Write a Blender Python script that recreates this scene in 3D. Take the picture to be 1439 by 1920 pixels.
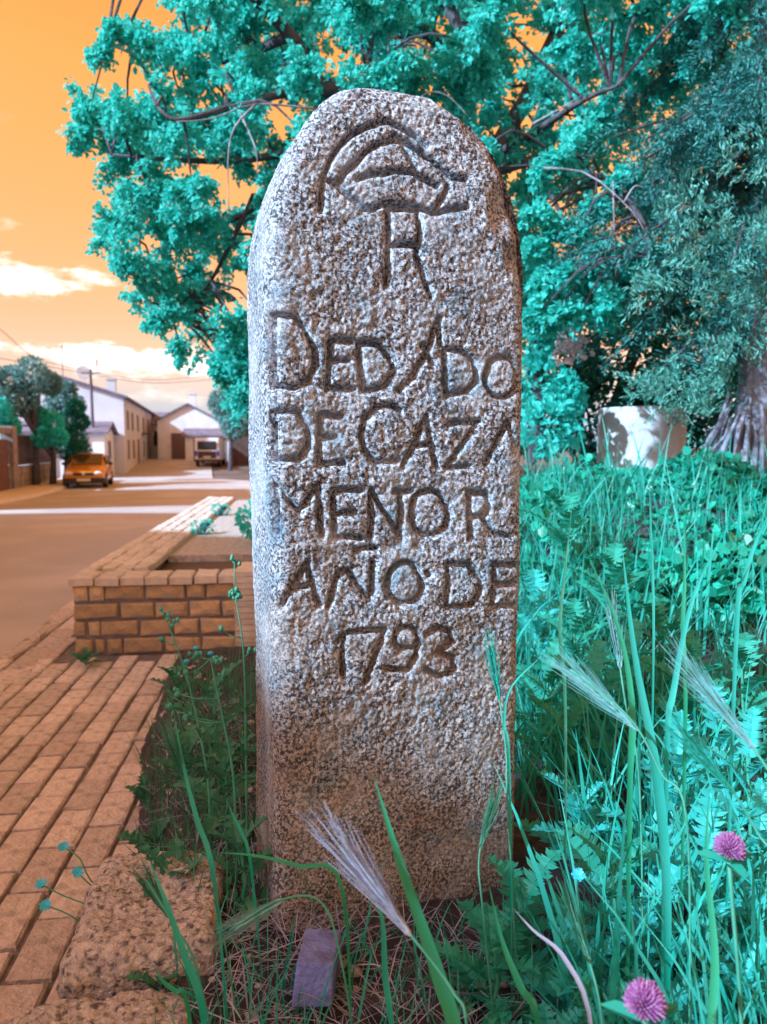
import bpy, math, random
import numpy as np
from mathutils import Vector, Matrix
for o in list(bpy.data.objects): bpy.data.objects.remove(o)
S = bpy.context.scene
COL = S.collection
R = math.radians
rnd = random.Random(7)
rng = np.random.default_rng(11)

# ------------------------------------------------------------------ camera
CAMZ, PITCH, F = 1.33, R(5.1), 1397.0
cd = bpy.data.cameras.new('camera'); cam = bpy.data.objects.new('camera', cd); COL.objects.link(cam)
cam.location = (0, 0, CAMZ); cam.rotation_euler = (R(90) - PITCH, 0, 0)
cd.sensor_fit = 'VERTICAL'; cd.sensor_height = 36; cd.lens = 36 * F / 1920
cd.clip_start = 0.02; cd.clip_end = 3000
cd.dof.use_dof = True; cd.dof.focus_distance = 1.42; cd.dof.aperture_fstop = 5.0
S.camera = cam
S.render.resolution_x, S.render.resolution_y = 767, 1024

# ------------------------------------------------------------------ sky and sun
SUN_EL = R(32); LH = Vector((0.82, 0.57, 0)).normalized()      # horizontal travel of the light
W = bpy.data.worlds.new('World'); S.world = W; W.use_nodes = True
nt = W.node_tree; N = nt.nodes; L = nt.links
bg = N['Background']
sky = N.new('ShaderNodeTexSky'); sky.sky_type = 'NISHITA'; sky.sun_disc = False
sky.sun_elevation = SUN_EL; sky.sun_rotation = math.atan2(-LH.x, -LH.y)
sky.air_density = 1.0; sky.dust_density = 1.0; sky.ozone_density = 1.0
sep = N.new('ShaderNodeSeparateColor'); comb = N.new('ShaderNodeCombineColor')
L.new(sky.outputs[0], sep.inputs[0])
hsv = N.new('ShaderNodeHueSaturation'); hsv.inputs['Saturation'].default_value = 1.46
L.new(sep.outputs['Blue'], comb.inputs['Red']); L.new(sep.outputs['Green'], comb.inputs['Green']); L.new(sep.outputs['Red'], comb.inputs['Blue'])
tc = N.new('ShaderNodeTexCoord'); mp = N.new('ShaderNodeMapping'); mp.inputs['Scale'].default_value = (1, 1, 2.6)
mp.inputs['Location'].default_value = (0.35, 0.1, 0.22)
L.new(tc.outputs['Generated'], mp.inputs['Vector'])
cn = N.new('ShaderNodeTexNoise'); cn.inputs['Scale'].default_value = 5.5; cn.inputs['Detail'].default_value = 8; cn.inputs['Roughness'].default_value = 0.55
L.new(mp.outputs[0], cn.inputs['Vector'])
cr = N.new('ShaderNodeValToRGB'); cr.color_ramp.elements[0].position = 0.58; cr.color_ramp.elements[1].position = 0.74
L.new(cn.outputs['Fac'], cr.inputs['Fac'])
sx = N.new('ShaderNodeSeparateXYZ'); L.new(tc.outputs['Generated'], sx.inputs[0])
band = N.new('ShaderNodeValToRGB')                                # clouds lie low above the horizon
e = band.color_ramp.elements; e[0].position = 0.03; e[0].color = (.55, .55, .55, 1); e[1].position = 0.36; e[1].color = (0, 0, 0, 1)
m_ = band.color_ramp.elements.new(0.10); m_.color = (1, 1, 1, 1); m_ = band.color_ramp.elements.new(0.25); m_.color = (1, 1, 1, 1)
L.new(sx.outputs['Z'], band.inputs['Fac'])
prev = cr.outputs[0]
for cx, cy, cz, wx, wz in ((-.41, .89, .196, .085, .022), (-.30, .94, .105, .16, .018), (.55, .80, .20, .14, .035), (-.85, .45, .20, .16, .04), (.9, -.3, .18, .2, .04), (-.6, -.75, .22, .2, .045), (.3, -.92, .16, .2, .04), (.95, .25, .12, .2, .03)):   # cloud banks round the horizon
    v1 = N.new('ShaderNodeVectorMath'); v1.operation = 'SUBTRACT'; v1.inputs[1].default_value = (cx, cy, cz); L.new(tc.outputs['Generated'], v1.inputs[0])
    v2 = N.new('ShaderNodeVectorMath'); v2.operation = 'MULTIPLY'; v2.inputs[1].default_value = (1 / wx, 1 / wx, 1 / wz); L.new(v1.outputs[0], v2.inputs[0])
    v3 = N.new('ShaderNodeVectorMath'); v3.operation = 'LENGTH'; L.new(v2.outputs[0], v3.inputs[0])
    n2 = N.new('ShaderNodeTexNoise'); n2.inputs['Scale'].default_value = 16; n2.inputs['Detail'].default_value = 8; n2.inputs['Roughness'].default_value = .6; L.new(mp.outputs[0], n2.inputs['Vector'])
    q1 = N.new('ShaderNodeMath'); q1.operation = 'MULTIPLY_ADD'; L.new(n2.outputs['Fac'], q1.inputs[0]); q1.inputs[1].default_value = 3.6; q1.inputs[2].default_value = -.95
    q2 = N.new('ShaderNodeMath'); q2.operation = 'SUBTRACT'; L.new(q1.outputs[0], q2.inputs[0]); L.new(v3.outputs['Value'], q2.inputs[1])
    q3 = N.new('ShaderNodeMapRange'); q3.interpolation_type = 'SMOOTHSTEP'; q3.inputs['From Min'].default_value = -.25; q3.inputs['From Max'].default_value = .55; L.new(q2.outputs[0], q3.inputs['Value'])
    q4 = N.new('ShaderNodeMath'); q4.operation = 'MAXIMUM'; L.new(prev, q4.inputs[0]); L.new(q3.outputs[0], q4.inputs[1]); prev = q4.outputs[0]
mu = N.new('ShaderNodeMath'); mu.operation = 'MULTIPLY'; L.new(prev, mu.inputs[0]); L.new(band.outputs[0], mu.inputs[1])
hz = N.new('ShaderNodeValToRGB'); e = hz.color_ramp.elements; e[0].position = 0.0; e[0].color = (.46, .345, .44, 1); e[1].position = 0.42; e[1].color = (1, .93, 1, 1)
m_ = hz.color_ramp.elements.new(0.16); m_.color = (.68, .50, .55, 1); L.new(sx.outputs['Z'], hz.inputs['Fac'])
hm = N.new('ShaderNodeMix'); hm.data_type = 'RGBA'; hm.blend_type = 'MULTIPLY'; hm.inputs['Factor'].default_value = 1; L.new(hz.outputs[0], hm.inputs['B'])
mx = N.new('ShaderNodeMix'); mx.data_type = 'RGBA'
L.new(mu.outputs[0], mx.inputs['Factor']); L.new(comb.outputs[0], hsv.inputs['Color']); L.new(hsv.outputs[0], hm.inputs['A']); L.new(hm.outputs['Result'], mx.inputs['A']); mx.inputs['B'].default_value = (5.2, 4.6, 4.4, 1)
L.new(mx.outputs['Result'], bg.inputs['Color']); bg.inputs['Strength'].default_value = 0.15

sd = bpy.data.lights.new('sun', 'SUN'); sd.energy = 3.4; sd.angle = R(1.2); sd.color = (0.60, 0.83, 1.0)
sun = bpy.data.objects.new('sun', sd); COL.objects.link(sun); sun.location = (-20, -14, 25)
ld = Vector((LH.x * math.cos(SUN_EL), LH.y * math.cos(SUN_EL), -math.sin(SUN_EL)))
sun.rotation_euler = ld.to_track_quat('-Z', 'Y').to_euler()
vs = S.view_settings; vs.view_transform = 'Standard'; vs.look = 'None'; vs.gamma = 1; vs.exposure = 1.38; vs.use_curve_mapping = False
S.render.engine = 'CYCLES'

# ------------------------------------------------------------------ helpers
CF = Vector((0, math.cos(PITCH), -math.sin(PITCH))); CU = Vector((0, math.sin(PITCH), math.cos(PITCH)))
def ray(px, py): return Vector(((px - 719.5) / F, 0, 0)) + CF + CU * ((960 - py) / F)
def P(px, py, d):
    r = ray(px, py); t = d / r.y
    return Vector((0, 0, CAMZ)) + r * t
def PZ(px, py, z):
    r = ray(px, py); t = (z - CAMZ) / r.z
    return Vector((0, 0, CAMZ)) + r * t
def ss(a, b, x):
    t = np.clip((np.asarray(x, float) - a) / (b - a), 0, 1); return t * t * (3 - 2 * t)
def noise3(p, seed=0):                       # smooth value noise, p (n,3)
    p = np.asarray(p, float); i = np.floor(p).astype(np.int64); f = p - i; f = f * f * (3 - 2 * f)
    def h(a):
        n = (a[:, 0] * 374761393 + a[:, 1] * 668265263 + a[:, 2] * 2147483647 + seed * 974634777) & 0xffffffff
        n = ((n ^ (n >> 13)) * 1274126177) & 0xffffffff; n = ((n ^ (n >> 16)) * 2246822519) & 0xffffffff
        return ((n ^ (n >> 15)) & 0xffff) / 65535.0
    out = 0
    for dx in (0, 1):
        for dy in (0, 1):
            for dz in (0, 1):
                w = (f[:, 0] if dx else 1 - f[:, 0]) * (f[:, 1] if dy else 1 - f[:, 1]) * (f[:, 2] if dz else 1 - f[:, 2])
                out = out + w * h(i + np.array([dx, dy, dz]))
    return out * 2 - 1
def tag(o, label=None, cat=None, group=None, kind=None):
    if label: o['label'] = label
    if cat: o['category'] = cat
    if group: o['group'] = group
    if kind: o['kind'] = kind
    return o
def thing(name, label, cat, loc=(0, 0, 0), rz=0, group=None):
    o = bpy.data.objects.new(name, None); COL.objects.link(o); o.empty_display_size = .1
    o.location = loc; o.rotation_euler = (0, 0, rz)
    return tag(o, label, cat, group)
def wloc(o):
    v = Vector((0, 0, 0))
    while o is not None: v += o.location; o = o.parent
    return v
def mobj(name, V, Fc, mat, parent=None, local=False, smooth=False):
    V = np.asarray(V, float).reshape(-1, 3)
    if parent is not None and not local: V = V - np.array(wloc(parent))
    me = bpy.data.meshes.new(name); me.from_pydata(V.tolist(), [], Fc if isinstance(Fc, list) else Fc.tolist())
    if smooth: me.polygons.foreach_set('use_smooth', [True] * len(me.polygons))
    me.update(); me.materials.append(mat)
    o = bpy.data.objects.new(name, me); COL.objects.link(o); o.parent = parent
    return o
class MB:
    def __init__(s): s.V = []; s.F = []
    def add(s, V, Fc):
        b = len(s.V); s.V += [tuple(v) for v in V]; s.F += [tuple(i + b for i in f) for f in Fc]; return s
    def box(s, x0, x1, y0, y1, z0, z1):
        return s.add([(x0, y0, z0), (x1, y0, z0), (x1, y1, z0), (x0, y1, z0), (x0, y0, z1), (x1, y0, z1), (x1, y1, z1), (x0, y1, z1)],
                     [(0, 3, 2, 1), (4, 5, 6, 7), (0, 1, 5, 4), (1, 2, 6, 5), (2, 3, 7, 6), (3, 0, 4, 7)])
    def prism(s, poly, axis, a, b):          # poly: 2D points; axis 0/1/2 = extrusion axis
        n = len(poly)
        def mk(p, t):
            return (t, p[0], p[1]) if axis == 0 else ((p[0], t, p[1]) if axis == 1 else (p[0], p[1], t))
        return s.add([mk(p, a) for p in poly] + [mk(p, b) for p in poly],
                     [tuple(range(n))[::-1], tuple(range(n, 2 * n))] + [(i, (i + 1) % n, n + (i + 1) % n, n + i) for i in range(n)])
    def tube(s, pts, rad, n=6, cap=True):
        pts = [Vector(p) for p in pts]
        if not isinstance(rad, (list, tuple)): rad = [rad] * len(pts)
        rings = []; t0 = (pts[1] - pts[0]).normalized()
        ref = Vector((0, 0, 1)) if abs(t0.z) < .9 else Vector((1, 0, 0)); a = t0.cross(ref).normalized()
        V = []
        for i, p in enumerate(pts):
            t = (pts[min(i + 1, len(pts) - 1)] - pts[max(i - 1, 0)]).normalized()
            a = (a - t * a.dot(t)).normalized(); b = t.cross(a)
            for k in range(n):
                an = 2 * math.pi * k / n; V.append(p + (a * math.cos(an) + b * math.sin(an)) * rad[i])
        Fc = [(i * n + k, i * n + (k + 1) % n, (i + 1) * n + (k + 1) % n, (i + 1) * n + k) for i in range(len(pts) - 1) for k in range(n)]
        if cap: Fc += [tuple(range(n))[::-1], tuple((len(pts) - 1) * n + k for k in range(n))]
        return s.add(V, Fc)
    def cyl(s, c, axis, r, h, n=20):         # centred disc/cylinder along axis
        c = Vector(c); ax = Vector(axis).normalized()
        return s.tube([c - ax * h / 2, c + ax * h / 2], r, n)
    def ball(s, c, r, nu=8, nv=5, sc=(1, 1, 1)):
        V = []; c = Vector(c)
        for j in range(nv + 1):
            th = math.pi * j / nv
            for i in range(nu):
                ph = 2 * math.pi * i / nu
                V.append((c.x + r * sc[0] * math.sin(th) * math.cos(ph), c.y + r * sc[1] * math.sin(th) * math.sin(ph), c.z + r * sc[2] * math.cos(th)))
        return s.add(V, [(j * nu + i, (j + 1) * nu + i, (j + 1) * nu + (i + 1) % nu, j * nu + (i + 1) % nu) for j in range(nv) for i in range(nu)])
    def build(s, name, mat, parent=None, local=False, smooth=False): return mobj(name, s.V, s.F, mat, parent, local, smooth)
def spline(pts, n):                           # Catmull-Rom through points
    pts = [Vector(p) for p in pts]; out = []
    P4 = [pts[0] * 2 - pts[1]] + pts + [pts[-1] * 2 - pts[-2]]; m = len(pts) - 1
    for i in range(n):
        u = i / (n - 1) * m; k = min(int(u), m - 1); t = u - k; a, b, c, d = P4[k:k + 4]
        out.append(0.5 * ((2 * b) + (c - a) * t + (2 * a - 5 * b + 4 * c - d) * t * t + (3 * b - a - 3 * c + d) * t ** 3))
    return out

# ------------------------------------------------------------------ materials
def mat(name, c, rough=.8, c2=None, scale=8, bump=0, bscale=40, island=False, trans=0, metal=0, spec=.4, objrand=0, detail=5, c3=None, s3=3):
    m = bpy.data.materials.new(name); m.use_nodes = True; t = m.node_tree; n = t.nodes; l = t.links
    b = n['Principled BSDF']; b.inputs['Roughness'].default_value = rough; b.inputs['Metallic'].default_value = metal
    b.inputs['Specular IOR Level'].default_value = spec
    co = n.new('ShaderNodeTexCoord'); col = None
    base = n.new('ShaderNodeRGB'); base.outputs[0].default_value = (*c, 1); col = base.outputs[0]
    if c2:
        mixn = n.new('ShaderNodeMix'); mixn.data_type = 'RGBA'
        if island:
            g = n.new('ShaderNodeNewGeometry'); l.new(g.outputs['Random Per Island'], mixn.inputs['Factor'])
        else:
            z = n.new('ShaderNodeTexNoise'); z.inputs['Scale'].default_value = scale; z.inputs['Detail'].default_value = detail
            l.new(co.outputs['Object'], z.inputs['Vector']); r = n.new('ShaderNodeValToRGB')
            r.color_ramp.elements[0].position = .38; r.color_ramp.elements[1].position = .62
            l.new(z.outputs['Fac'], r.inputs['Fac']); l.new(r.outputs[0], mixn.inputs['Factor'])
        l.new(col, mixn.inputs['A']); mixn.inputs['B'].default_value = (*c2, 1); col = mixn.outputs['Result']
    if c3:
        z = n.new('ShaderNodeTexNoise'); z.inputs['Scale'].default_value = s3; z.inputs['Detail'].default_value = 6
        l.new(co.outputs['Object'], z.inputs['Vector']); r = n.new('ShaderNodeValToRGB')
        r.color_ramp.elements[0].position = .5; r.color_ramp.elements[1].position = .66
        l.new(z.outputs['Fac'], r.inputs['Fac']); mixn = n.new('ShaderNodeMix'); mixn.data_type = 'RGBA'
        l.new(r.outputs[0], mixn.inputs['Factor']); l.new(col, mixn.inputs['A']); mixn.inputs['B'].default_value = (*c3, 1); col = mixn.outputs['Result']
    if objrand:
        oi = n.new('ShaderNodeObjectInfo'); mr = n.new('ShaderNodeMapRange')
        mr.inputs['To Min'].default_value = 1 - objrand; mr.inputs['To Max'].default_value = 1 + objrand
        l.new(oi.outputs['Random'], mr.inputs['Value']); hs = n.new('ShaderNodeHueSaturation')
        l.new(mr.outputs[0], hs.inputs['Value']); l.new(col, hs.inputs['Color']); col = hs.outputs[0]
    l.new(col, b.inputs['Base Color'])
    if bump:
        z = n.new('ShaderNodeTexNoise'); z.inputs['Scale'].default_value = bscale; z.inputs['Detail'].default_value = 6
        l.new(co.outputs['Object'], z.inputs['Vector']); bp = n.new('ShaderNodeBump'); bp.inputs['Strength'].default_value = bump; bp.inputs['Distance'].default_value = .01
        l.new(z.outputs['Fac'], bp.inputs['Height']); l.new(bp.outputs[0], b.inputs['Normal'])
    if trans:
        tr = n.new('ShaderNodeBsdfTranslucent'); l.new(col, tr.inputs['Color']); ms = n.new('ShaderNodeMixShader'); ms.inputs[0].default_value = trans
        l.new(b.outputs[0], ms.inputs[1]); l.new(tr.outputs[0], ms.inputs[2]); l.new(ms.outputs[0], n['Material Output'].inputs['Surface'])
    return m
M = {}
M['asphalt'] = mat('asphalt', (.45, .46, .51), .9, (.35, .36, .40), 60, .6, 110, c3=(.51, .51, .55), s3=.5)
M['paver'] = mat('paver', (.68, .63, .64), .85, (.54, .50, .51), 30, .9, 90, objrand=.2, c3=(.40, .38, .40), s3=22)
M['joint'] = mat('joint', (.13, .13, .16), .95, (.22, .21, .23), 30, .8, 120)
M['brick'] = mat('brick', (.56, .42, .28), .85, (.42, .33, .23), 18, .9, 55, objrand=.25, c3=(.36, .34, .34), s3=6)
M['capbrick'] = mat('capbrick', (.66, .62, .60), .85, (.54, .50, .49), 14, .7, 60, objrand=.12)
M['mortar'] = mat('mortar', (.22, .21, .24), .95, (.15, .15, .18), 12, .8, 80)
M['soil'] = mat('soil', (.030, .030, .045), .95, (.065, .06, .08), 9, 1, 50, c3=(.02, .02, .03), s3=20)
M['earth'] = mat('earth', (.17, .13, .12), .95, (.10, .08, .08), 1.2, .8, 20)
M['gravel'] = mat('gravel', (.55, .52, .52), .9, (.35, .33, .34), 22, 1, 60)
M['bark'] = mat('bark', (.05, .05, .065), .9, (.10, .10, .13), 12, 1, 40)
M['palebark'] = mat('palebark', (.30, .31, .38), .85, (.15, .15, .19), 14, .7, 40)
M['leaf'] = mat('leaf', (.02, .54, .48), .5, (.09, .76, .70), island=True, trans=.5)
M['leafdark'] = mat('leafdark', (.006, .15, .11), .55, (.012, .27, .21), island=True, trans=.25)
M['greyleaf'] = mat('greyleaf', (.10, .27, .28), .6, (.20, .42, .43), island=True, trans=.25)
M['conifer'] = mat('conifer', (.01, .12, .12), .6, (.05, .34, .33), island=True, trans=.12)
M['coniferpale'] = mat('coniferpale', (.06, .34, .30), .6, (.14, .46, .42), island=True, trans=.2)
M['ivy'] = mat('ivy', (.008, .22, .15), .35, (.015, .46, .33), island=True, trans=.2)
M['grass'] = mat('grass', (.012, .34, .26), .45, (.06, .52, .44), island=True, trans=.38)
M['grassb'] = mat('grassb', (.02, .36, .21), .4, (.03, .40, .22), scale=6, trans=.35)
M['grassc'] = mat('grassc', (.015, .44, .37), .4, (.05, .55, .48), scale=6, trans=.38)
M['dry'] = mat('dry', (.22, .25, .42), .8, (.42, .46, .64), island=True, trans=.1)
M['thistle'] = mat('thistle', (.015, .28, .20), .5, (.03, .44, .34), island=True, trans=.28)
M['thistleb'] = mat('thistleb', (.02, .42, .38), .5, (.05, .55, .55), scale=20, trans=.28)
M['weed'] = mat('weed', (.025, .20, .13), .55, (.07, .30, .20), scale=18, trans=.28)
M['stem'] = mat('stem', (.04, .28, .19), .6, (.07, .36, .26), scale=20)
M['ear'] = mat('ear', (.08, .36, .34), .55, (.26, .50, .54), island=True, trans=.2)
M['earpurple'] = mat('earpurple', (.30, .34, .56), .55, (.50, .62, .74), island=True, trans=.2)
M['cyan'] = mat('cyan', (.02, .55, .78), .5, (.05, .42, .70), scale=60)
M['clover'] = mat('clover', (.36, .09, .38), .55, (.62, .32, .62), island=True, trans=.25)
M['lav'] = mat('lav', (.20, .28, .80), .85, (.15, .21, .62), 40, .6, 120, c3=(.10, .12, .30), s3=18)
M['white'] = mat('white', (.70, .76, .86), .85, (.62, .67, .78), 1.5, .2, 30)
M['offwhite'] = mat('offwhite', (.60, .64, .74), .9, (.52, .56, .66), .8, .2, 30)
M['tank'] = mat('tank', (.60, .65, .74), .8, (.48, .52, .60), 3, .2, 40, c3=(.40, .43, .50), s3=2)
M['rooftile'] = mat('rooftile', (.20, .19, .27), .85, (.13, .12, .18), 3, .6, 20)
M['window'] = mat('window', (.03, .03, .04), .12, spec=.8)
M['shutter'] = mat('shutter', (.13, .09, .09), .6)
M['frame'] = mat('frame', (.32, .28, .28), .7)
M['wallstone'] = mat('wallstone', (.30, .26, .25), .9, (.20, .18, .19), 3, .8, 12, objrand=.2)
M['gate'] = mat('gate', (.16, .075, .06), .7, (.11, .05, .045), 5, .2, 30)
M['fence'] = mat('fence', (.10, .055, .05), .8, (.06, .035, .035), 4)
M['pole'] = mat('pole', (.10, .09, .11), .8)
M['wire'] = mat('wire', (.09, .07, .06), .7)
M['metal'] = mat('metal', (.55, .55, .6), .4, metal=.8)
M['carpaint'] = mat('carpaint', (.52, .20, .02), .22, spec=.7)
M['carglass'] = mat('carglass', (.06, .04, .015), .06, spec=.9)
M['rubber'] = mat('rubber', (.02, .02, .022), .8)
M['blackplastic'] = mat('blackplastic', (.03, .025, .025), .55)
M['lamp'] = mat('lampglass', (.75, .72, .70), .15, spec=.8)
M['redlamp'] = mat('redlamp', (.05, .04, .45), .3)
M['plate'] = mat('plate', (.65, .62, .45), .5)
M['vanpaint'] = mat('vanpaint', (.66, .66, .70), .35)
M['block'] = mat('block', (.60, .58, .58), .9, (.38, .37, .39), 70, 1, 160, c3=(.11, .11, .13), s3=85)
# the carved stone: pale granite with black lichen, blue lichen and brown stains, plus brown shade painted on the lower part
def stone_mat():
    m = bpy.data.materials.new('granite'); m.use_nodes = True; t = m.node_tree; n = t.nodes; l = t.links
    b = n['Principled BSDF']; b.inputs['Roughness'].default_value = .92; b.inputs['Specular IOR Level'].default_value = .2
    co = n.new('ShaderNodeTexCoord')
    def nz(scale, det=5, ro=.55):
        z = n.new('ShaderNodeTexNoise'); z.inputs['Scale'].default_value = scale; z.inputs['Detail'].default_value = det; z.inputs['Roughness'].default_value = ro
        l.new(co.outputs['Object'], z.inputs['Vector']); return z.outputs['Fac']
    def ramp(s, a, c):
        r = n.new('ShaderNodeValToRGB'); r.color_ramp.elements[0].position = a; r.color_ramp.elements[1].position = c; l.new(s, r.inputs['Fac']); return r.outputs[0]
    def mixc(f, A, B):
        x = n.new('ShaderNodeMix'); x.data_type = 'RGBA'; l.new(f, x.inputs['Factor'])
        for v, k in ((A, 'A'), (B, 'B')):
            if isinstance(v, tuple): x.inputs[k].default_value = (*v, 1)
            else: l.new(v, x.inputs[k])
        return x.outputs['Result']
    def mul(a, b_):
        x = n.new('ShaderNodeMath'); x.operation = 'MULTIPLY'; l.new(a, x.inputs[0])
        if isinstance(b_, float): x.inputs[1].default_value = b_
        else: l.new(b_, x.inputs[1])
        return x.outputs[0]
    c = mixc(ramp(nz(130, 3), .4, .6), (.37, .45, .54), (.58, .66, .76))
    at = n.new('ShaderNodeAttribute'); at.attribute_name = 'stain_shade'
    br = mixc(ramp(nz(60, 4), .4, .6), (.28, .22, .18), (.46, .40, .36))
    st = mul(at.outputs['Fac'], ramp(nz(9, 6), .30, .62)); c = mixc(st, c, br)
    c = mixc(mul(ramp(nz(11, 6, .7), .52, .64), .6), c, (.13, .30, .44))                 # blue-grey lichen
    c = mixc(mul(ramp(nz(150, 4, .75), .475, .545), ramp(nz(8, 5), .22, .52)), c, (.05, .055, .075))   # black lichen specks
    c = mixc(mul(ramp(nz(320, 3), .53, .62), .75), c, (.08, .08, .09))
    l.new(c, b.inputs['Base Color'])
    bp = n.new('ShaderNodeBump'); bp.inputs['Strength'].default_value = .7; bp.inputs['Distance'].default_value = .003
    l.new(nz(170, 5, .65), bp.inputs['Height']); l.new(bp.outputs[0], b.inputs['Normal'])
    return m
M['granite'] = stone_mat()

# ------------------------------------------------------------------ terrain
def gz(y): return -0.42 * ss(10, 27, y) + 0.62 * ss(42, 58, y)
def edge_x(y): y = np.asarray(y, float); return -0.60 - 0.135 * (y - 1.5) - .17 * np.clip(y - 1.6, 0, 1.6)          # left edge of the raised bed
def bedz(x, y):
    x = np.asarray(x, float); y = np.asarray(y, float)
    k = ss(0, .22, x - edge_x(y)); h = .40 * k * (1 - ss(3.2, 4.6, y) * (1 - ss(-.9, .2, x)))
    return h + .62 * ss(-.1, .9, x) * ss(2.0, 4.4, y)
def sheet(name, xs, ys, zf, m, parent=None, kind='structure'):
    X, Y = np.meshgrid(xs, ys); Z = zf(X, Y); nx = len(xs); ny = len(ys)
    i = (np.arange(ny - 1)[:, None] * nx + np.arange(nx - 1)[None]).ravel()
    o = mobj(name, np.stack([X.ravel(), Y.ravel(), Z.ravel()], 1), np.stack([i, i + 1, i + nx + 1, i + nx], 1), m, parent, smooth=True)
    o['kind'] = kind; return o
ys_far = np.concatenate([np.linspace(-60, 0, 7), np.linspace(3, 70, 40), [90, 140, 300, 900, 2000]])
sheet('ground', np.array([-1500, -300, -60, -20, 0, 20, 60, 300, 1500.]), ys_far, lambda X, Y: gz(Y) - .06, M['earth'])
# road: from the left kerb to the pavement edge, opening to the right past the planter
SD = Vector((-0.2301, 0.9732, 0)); SN = Vector((-0.9732, -0.2301, 0))      # along the street / towards its left side
def left_x(y): return -7.3 - 0.2365 * y
def road_r(y): return -2.42 - .135 * (y - 4.65) + ss(12.6, 13.4, y) * (9 + .1 * y) * (1 - ss(28, 40, y)) + ss(28, 40, y) * (left_x(y) + 7.6 + 2.42 + .135 * (y - 4.65))
V = []; Fc = []; yy = list(np.linspace(-25, 12, 38)) + list(np.linspace(12.4, 13.6, 7)) + list(np.linspace(14.5, 66, 53)); K = 14
for y in yy:
    a, b = left_x(y) + 1.5, float(road_r(y))
    for k in range(K): V.append((a + (b - a) * k / (K - 1), y, float(gz(y))))
for j in range(len(yy) - 1):
    for k in range(K - 1): q = j * K + k; Fc.append((q, q + 1, q + K + 1, q + K))
o = mobj('road', V, Fc, M['asphalt'], smooth=True); o['kind'] = 'structure'
# left sidewalk with kerb
V = []; Fc = []; yy = np.linspace(-25, 66, 60)
for y in yy:
    z = float(gz(y)); a = left_x(y)
    V += [(a - .1, y, z + .12), (a + 1.5, y, z + .12), (a + 1.52, y, z - .05)]
for j in range(len(yy) - 1):
    q = 3 * j; Fc += [(q, q + 1, q + 4, q + 3), (q + 1, q + 2, q + 5, q + 4)]
mobj('sidewalk', V, Fc, M['capbrick'])['kind'] = 'structure'

# paved strip with single pavers
A0 = R(6.6)                                     # paving and planter run 6.6 degrees left of the view
U = Vector((math.cos(A0), math.sin(A0), 0)); T = Vector((-math.sin(A0), math.cos(A0), 0))   # across (right) / along
O = Vector((-1.98, 4.65, 0))                    # near left corner of the planter
def pl(u, t, z=0): return O + U * u + T * t + Vector((0, 0, z))
pave = mobj('pavement', [pl(-.46, -7.0, -.016), pl(3.6, -7.0, -.016), pl(3.6, 3.5, -.016), pl(-.46, 3.5, -.016)], [(0, 1, 2, 3)], M['joint']); pave['kind'] = 'structure'
def slab_mesh(name, w, l, h, m, seed, bev=.006, jit=.004):
    r = random.Random(seed); q = lambda: r.uniform(-jit, jit); b = bev
    V = [(-w / 2 + q(), -l / 2 + q(), -h), (w / 2 + q(), -l / 2 + q(), -h), (w / 2 + q(), l / 2 + q(), -h), (-w / 2 + q(), l / 2 + q(), -h)]
    V += [(v[0], v[1], -b) for v in V[:4]]
    mid = []
    ring = []
    for (sx_, sy_) in ((-1, -1), (0, -1), (1, -1), (1, 0), (1, 1), (0, 1), (-1, 1), (-1, 0)):
        ring.append((sx_ * (w / 2 - b * 1.3) + q(), sy_ * (l / 2 - b * 1.3) + q(), q() * .6))
    V += ring; V.append((q(), q(), .002 + q() * .5))
    F_ = [(3, 2, 1, 0), (0, 1, 5, 4), (1, 2, 6, 5), (2, 3, 7, 6), (3, 0, 4, 7),
          (4, 5, 10, 9), (4, 9, 8), (5, 6, 12, 11), (5, 11, 10), (6, 7, 14, 13), (6, 13, 12), (7, 4, 8, 15), (7, 15, 14)]
    F_ += [(16, 8 + k, 8 + (k + 1) % 8) for k in range(8)]
    me = bpy.data.meshes.new(name); me.from_pydata(V, [], F_); me.update(); me.materials.append(m); return me
pm = [slab_mesh('paver', .113, .243, .04, M['paver'], s) for s in range(8)]
cnt = 0
for i in range(-1, 18):
    u = -.02 + i * .128
    for j in range(-32, 6):
        t = j * .257 + (i % 2) * .128 - .05
        c = pl(u, t)
        if t > -.14 and u > -.10: continue
        if c.y < .9 or c.x < -.53 * c.y - .18 or c.x > float(edge_x(c.y)) + .16 or t > .55: continue
        o = bpy.data.objects.new('paver', pm[rnd.randrange(8)]); COL.objects.link(o); o.parent = pave
        o.location = c + Vector((rnd.uniform(-.003, .003), rnd.uniform(-.004, .004), rnd.uniform(-.004, .003)))
        o.rotation_euler = (rnd.uniform(-.012, .012), rnd.uniform(-.012, .012), A0 + rnd.uniform(-.015, .015) + (math.pi if rnd.random() < .5 else 0)); cnt += 1
km = [slab_mesh('kerb_stone', .17, .46, .06, M['paver'], 40 + s, .012, .012) for s in range(4)]
for j in range(-14, 9):
    for row in (0, 1):
        c = pl(-.24 - row * .19, j * .48 + row * .2, .002)
        if c.y < 1.5 or c.x < -.53 * c.y - .4: continue
        o = bpy.data.objects.new('kerb_stone', km[rnd.randrange(4)]); COL.objects.link(o); o.parent = pave
        o.location = c; o.rotation_euler = (rnd.uniform(-.02, .02), rnd.uniform(-.02, .02), A0 + rnd.uniform(-.02, .02))

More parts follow.
